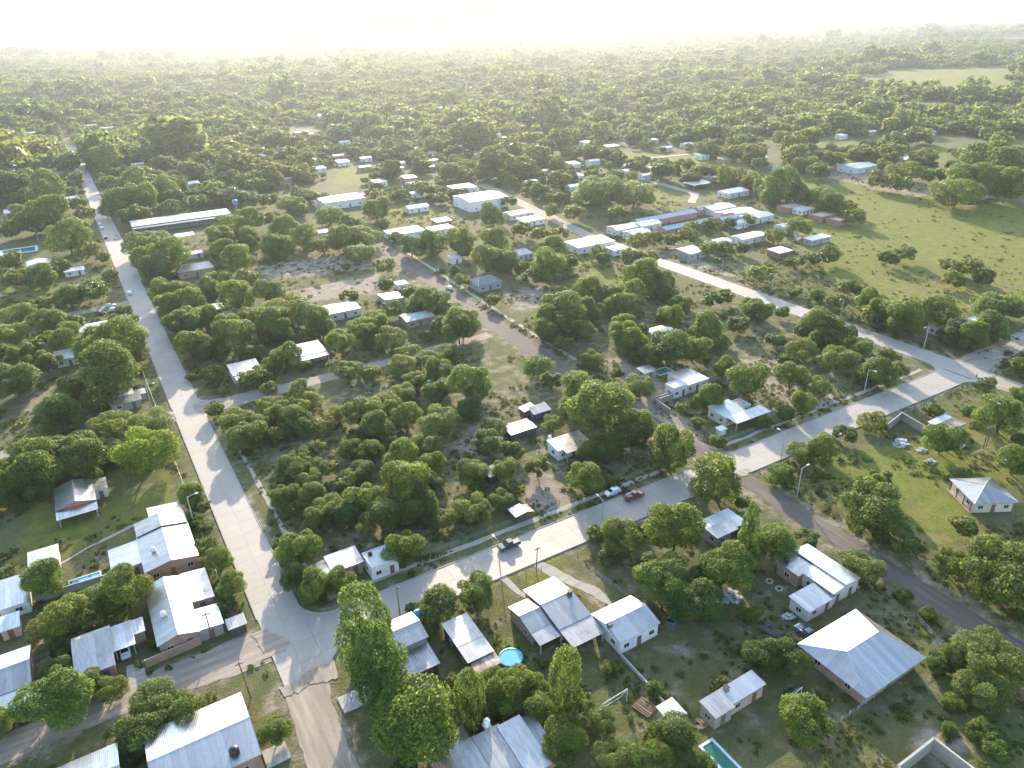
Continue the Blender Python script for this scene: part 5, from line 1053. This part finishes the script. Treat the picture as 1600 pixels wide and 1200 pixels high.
for k in range(10): MB().tube([(2.13*math.cos(k*.628), 2.13*math.sin(k*.628), 0), (2.13*math.cos(k*.628), 2.13*math.sin(k*.628), 1.0)], .04, 5).build('leg', MAT['poolrim'], e)
def rpool(label, x0, x1, y0, y1, wm, rim=.45, h=.14):
    e = empty('swimming_pool', label, 'pool', ((x0+x1)/2, (y0+y1)/2, 0)); a, b = (x1-x0)/2, (y1-y0)/2
    for q in ((-a,a,-b,-b+rim),(-a,a,b-rim,b),(-a,-a+rim,-b+rim,b-rim),(a-rim,a,-b+rim,b-rim)): MB().box(*q, 0, h).build('rim', MAT['poolrim'], e)
    MB().box(-a+rim, a-rim, -b+rim, b-rim, .0, h*.45).build('water', MAT[wm], e); FOOT.append((x0,x1,y0,y1)); return e
rpool('green swimming pool with pale stone rim beside the outbuilding', 62.2,65.1,44,52.2,'water_green')
x, y = G(133,906); rpool('pale blue small garden pool by the yard wall', x-3,x+3,y-1.1,y+1.1,'water_blue',.25,.3)
x, y = G(1036,580); rpool('small teal pool behind the white flat roofed house', x-3,x+3,y-2,y+2,'water_teal',.4)
x, y = G(28,392); rpool('long teal pool across the avenue from the school', x-9,x+9,y-6,y+6,'water_teal',1.2)
def tank(label, x, y, z, mat, r=.55, h=1.2, stand=0.0):
    e = empty('water_tank', label, 'water tank', (x, y, z))
    if stand:
        for a in (-.45, .45):
            for b in (-.45, .45): MB().box(a-.06, a+.06, b-.06, b+.06, 0, stand).build('leg', MAT['pole'], e)
        MB().box(-.6,.6,-.6,.6,stand,stand+.1).build('platform', MAT['conc'], e)
    s = stand+(.1 if stand else 0); MB().lathe([(r*.95,s),(r,s+.1),(r,s+h*.75),(r*.8,s+h*.9),(r*.35,s+h)], (0,0), 16).build('tank', MAT[mat], e); MB().lathe([(r*.34,s+h-.02),(r*.34,s+h+.1),(.02,s+h+.12)], (0,0), 12).build('lid', MAT[mat], e)
tank('blue water tank on a stand behind the two level tin house', 36.1,97.2,0,'bluepl',.8,1.5,3.2); tank('white water tank on the striped tin roof', 35.2,69.9,0,'whitepl',.55,1.2,3.9); tank('black water tank on the large corner house roof', 1.2,85.9,3.45,'blackpl',.75,1.3)
tank('white water tank on the grey roof nearest the street crossing', -3.6,122.4,3.6,'whitepl',.5,1.0); tank('white water tank on the grey roof of the farther twin house', -2.6,143.6,3.7,'whitepl',.5,1.0); tank('dark water tank on the patchwork white roof', 104.2,71.8,3.3,'blackpl',.5,1.0)
tank('black tank on the small white cube house', 35.2,118.6,3.1,'blackpl',.45,.8); tank('white water tank behind the tin house by the sandy lot', 92,137.6,0,'whitepl',.5,1.1,2.9); tank('blue and white tank tower beside the school', *G(371,336),0,'bluepl',1.6,2.6,6.5)
def chimney(label, x, y, z, h, mat): 
    e = empty('chimney', label, 'chimney', (x, y, z)); MB().box(-.35,.35,-.35,.35,0,h).build('stack', MAT[mat], e); MB().box(-.45,.45,-.45,.45,h,h+.12).build('cap', MAT['blackpl'], e)
chimney('square black chimney on the brick gable house', 62.4,86.6,3.5,1.3,'darkwall'); chimney('dark chimney between the brick house and white house', 63.9,76.4,3.2,1.0,'darkwall'); chimney('brick vent box on the pale blue tin roof', 71.6,56.0,2.95,.5,'pink')
def goal(label, x, y, ang, wdt, h, d): 
    e = empty('goal_frame', label, 'goal', (x, y, 0), ang)
    for a in (-wdt/2, wdt/2): MB().tube([(a,0,0),(a,0,h)], .06, 6).build('post', MAT['whitepl'], e); MB().tube([(a,0,h),(a,d,.05)], .045, 6).build('stay', MAT['whitepl'], e)
    MB().tube([(-wdt/2-.06,0,h),(wdt/2+.06,0,h)], .06, 6).build('crossbar', MAT['whitepl'], e); MB().tube([(-wdt/2,d,.05),(wdt/2,d,.05)], .045, 6).build('ground_bar', MAT['whitepl'], e)
x, y = G(1244,1090); goal('small white goal frame on the dark lawn', x, y, .1, 2.6, 1.5, .9)
x, y = G(960,1110); goal('tall white bar frame over the vegetable patch', x, y, .05, 5.2, 3.2, 1.4)
def pile(label, px, py, r, h, mat, seed, cat='rubble pile'):
    """Heap of separate lumps on the ground."""
    x, y = G(px, py); q = random.Random(seed); m = MB()
    for i in range(46):
        a, b = q.uniform(0, 6.28), q.random()**.6; cx_, cy_ = math.cos(a)*b*r, math.sin(a)*b*r*.7; s = q.uniform(.12,.34)*min(1.3, r*.6); zz_ = max(0, h*(1-b)*q.random())
        m.box(cx_-s, cx_+s*q.uniform(.6,1.4), cy_-s, cy_+s*q.uniform(.6,1.3), zz_-.05, zz_+s*q.uniform(.5,1.2))
    tag(m.build(cat.replace(' ', '_'), MAT[mat], None, (x, y, 0)), label, cat); FOOT.append((x-r, x+r, y-r, y+r))
pile('long pale rubble heap on the grass inside the block wall',1406,693,2.6,.9,'rubble',1); pile('small pale rubble heap in the middle of the paddock grass',1440,704,1.4,.5,'rubble',2); pile('bluish rubble heap beside a small bush',1452,722,1.5,.8,'rubble',3); pile('rubble heap under the rusty roofed shed',1492,697,2.4,1.0,'rubble',4)
pile('white stone heap at the edge of the leafy trees',1566,722,1.6,.7,'whitepl',5); pile('brown earth mound beside the dirt lane yard',78,1035,2.0,.6,'soilpile',6,'earth mound'); pile('scrap heap under the tall leafy trees',1140,935,2.6,.8,'rubble',7,'scrap heap'); pile('brick heap between the white shed and outbuilding',1096,1130,1.3,.5,'soilpile',8,'brick heap'); pile('pale stone heap near the patchwork white roof',1230,965,1.4,.5,'rubble',9)
x, y = G(1008,1106); e = empty('plank_stack', 'stack of brown planks beside the white roofed shed', 'planks', (x, y, 0), .25)
for i in range(8): MB().box(-1.4+i*.34,-1.1+i*.34,-1.6,1.6,0,.25+.06*(i % 3)).build('plank', MAT['wood'], e)
def tub(label, px, py, l, w_, mat, ang, cat='tub'):
    x, y = G(px, py); e = empty(cat, label, cat, (x, y, 0), ang); m = MB(); loft(m, [(-l/2,w_*.2,w_*.3,.1,.5),(-l*.3,w_*.4,w_*.5,0,.5),(l*.3,w_*.4,w_*.5,0,.5),(l/2,w_*.2,w_*.3,.1,.5)]); m.build('hull', MAT[mat], e); MB().box(-l*.32,l*.32,-w_*.34,w_*.34,.502,.53).build('inside', MAT['blackpl'], e)
tub('blue grey plastic tub beside the white house', 1048,973,2.0,1.1,'bluepl',-.9); tub('bright blue tub between hedges by the dirt lane', 131,1096,2.2,1.2,'bluepl',0)
for px, py, lab in ((1202,909,'round pale well ring on the dark lawn'), (1217,921,'square edged well ring beside the round one')):
    x, y = G(px, py); e = empty('well_ring', lab, 'well ring', (x, y, 0)); MB().lathe([(.75,0),(.75,.3),(.45,.3),(.45,.05)], (0,0), 16).build('ring', MAT['conc'], e); MB().lathe([(.45,.03),(.45,.06)], (0,0), 16).build('water', MAT['blackpl'], e)
for px, py, l, w_, a, lab in ((556,1093,5.2,3.6,.0,'flat pale concrete slab bridging the ditch'), (432,1180,3.6,3.4,.0,'square pale concrete slab by the dirt road end'), (1205,985,2.6,4.2,.3,'collapsed dark tin sheets in the yard')):
    x, y = G(px, py); tag(MB().box(-l/2,l/2,-w_/2,w_/2,.05,.22).build('concrete_slab' if 'slab' in lab else 'tin_sheets', MAT['conc' if 'slab' in lab else 'darkwall'], None, (x, y, 0), a), lab, 'slab' if 'slab' in lab else 'sheets')
x, y = G(1584,1085); e = empty('timber_frame', 'open timber frame of an unfinished shed by the gravel road', 'timber frame', (x, y, 0), .2)
for a in (-1.6, 1.6):
    for b in (-2, 2): MB().box(a-.07,a+.07,b-.07,b+.07,0,2.3).build('post', MAT['wood'], e)
for a in (-1.6, 1.6): MB().box(a-.06,a+.06,-2.2,2.2,2.302,2.42).build('beam', MAT['wood'], e)
for b in (-2,-.7,.7,2): MB().box(-1.8,1.8,b-.05,b+.05,2.422,2.5).build('rafter', MAT['wood'], e)
x, y = G(1237,384,4); n = NT('smoke'); n.n.remove(n.b); v = n.new('VolumePrincipled'); v.inputs['Color'].default_value = (.85,.87,.9,1); v.inputs['Anisotropy'].default_value = .2; n.l(n.math('MULTIPLY', n.ramp(n.noise(.5, 3, n.obj()), (.42,(0,0,0)), (.7,(1,1,1))), .12), v.inputs['Density']); n.l(v.outputs[0], n.out.inputs['Volume'])
sm = MB(); sm.tube([(0,0,0),(.6,.2,2.5),(1.8,.6,5.5),(3.2,1,8)], [.4,1.2,2.1,2.6], 14); tag(sm.build('smoke', n.m, None, (x+2, y, 1.5)), 'thin white smoke plume rising beside the red brick walled house', 'smoke', kind='stuff')

# ------------------------------------------------------------------ haze
hz = MB(); hz.box(-14100, 14100, -600, 24100, -1, 103)
n = NT('haze'); n.n.remove(n.b); v = n.new('VolumePrincipled'); v.inputs['Color'].default_value = (.42, .46, .53, 1); v.inputs['Density'].default_value = .00013; v.inputs['Anisotropy'].default_value = .66
n.l(v.outputs[0], n.out.inputs['Volume'])
tag(hz.build('haze', n.m), 'pale sunlit haze over the whole plain', 'haze', kind='stuff')
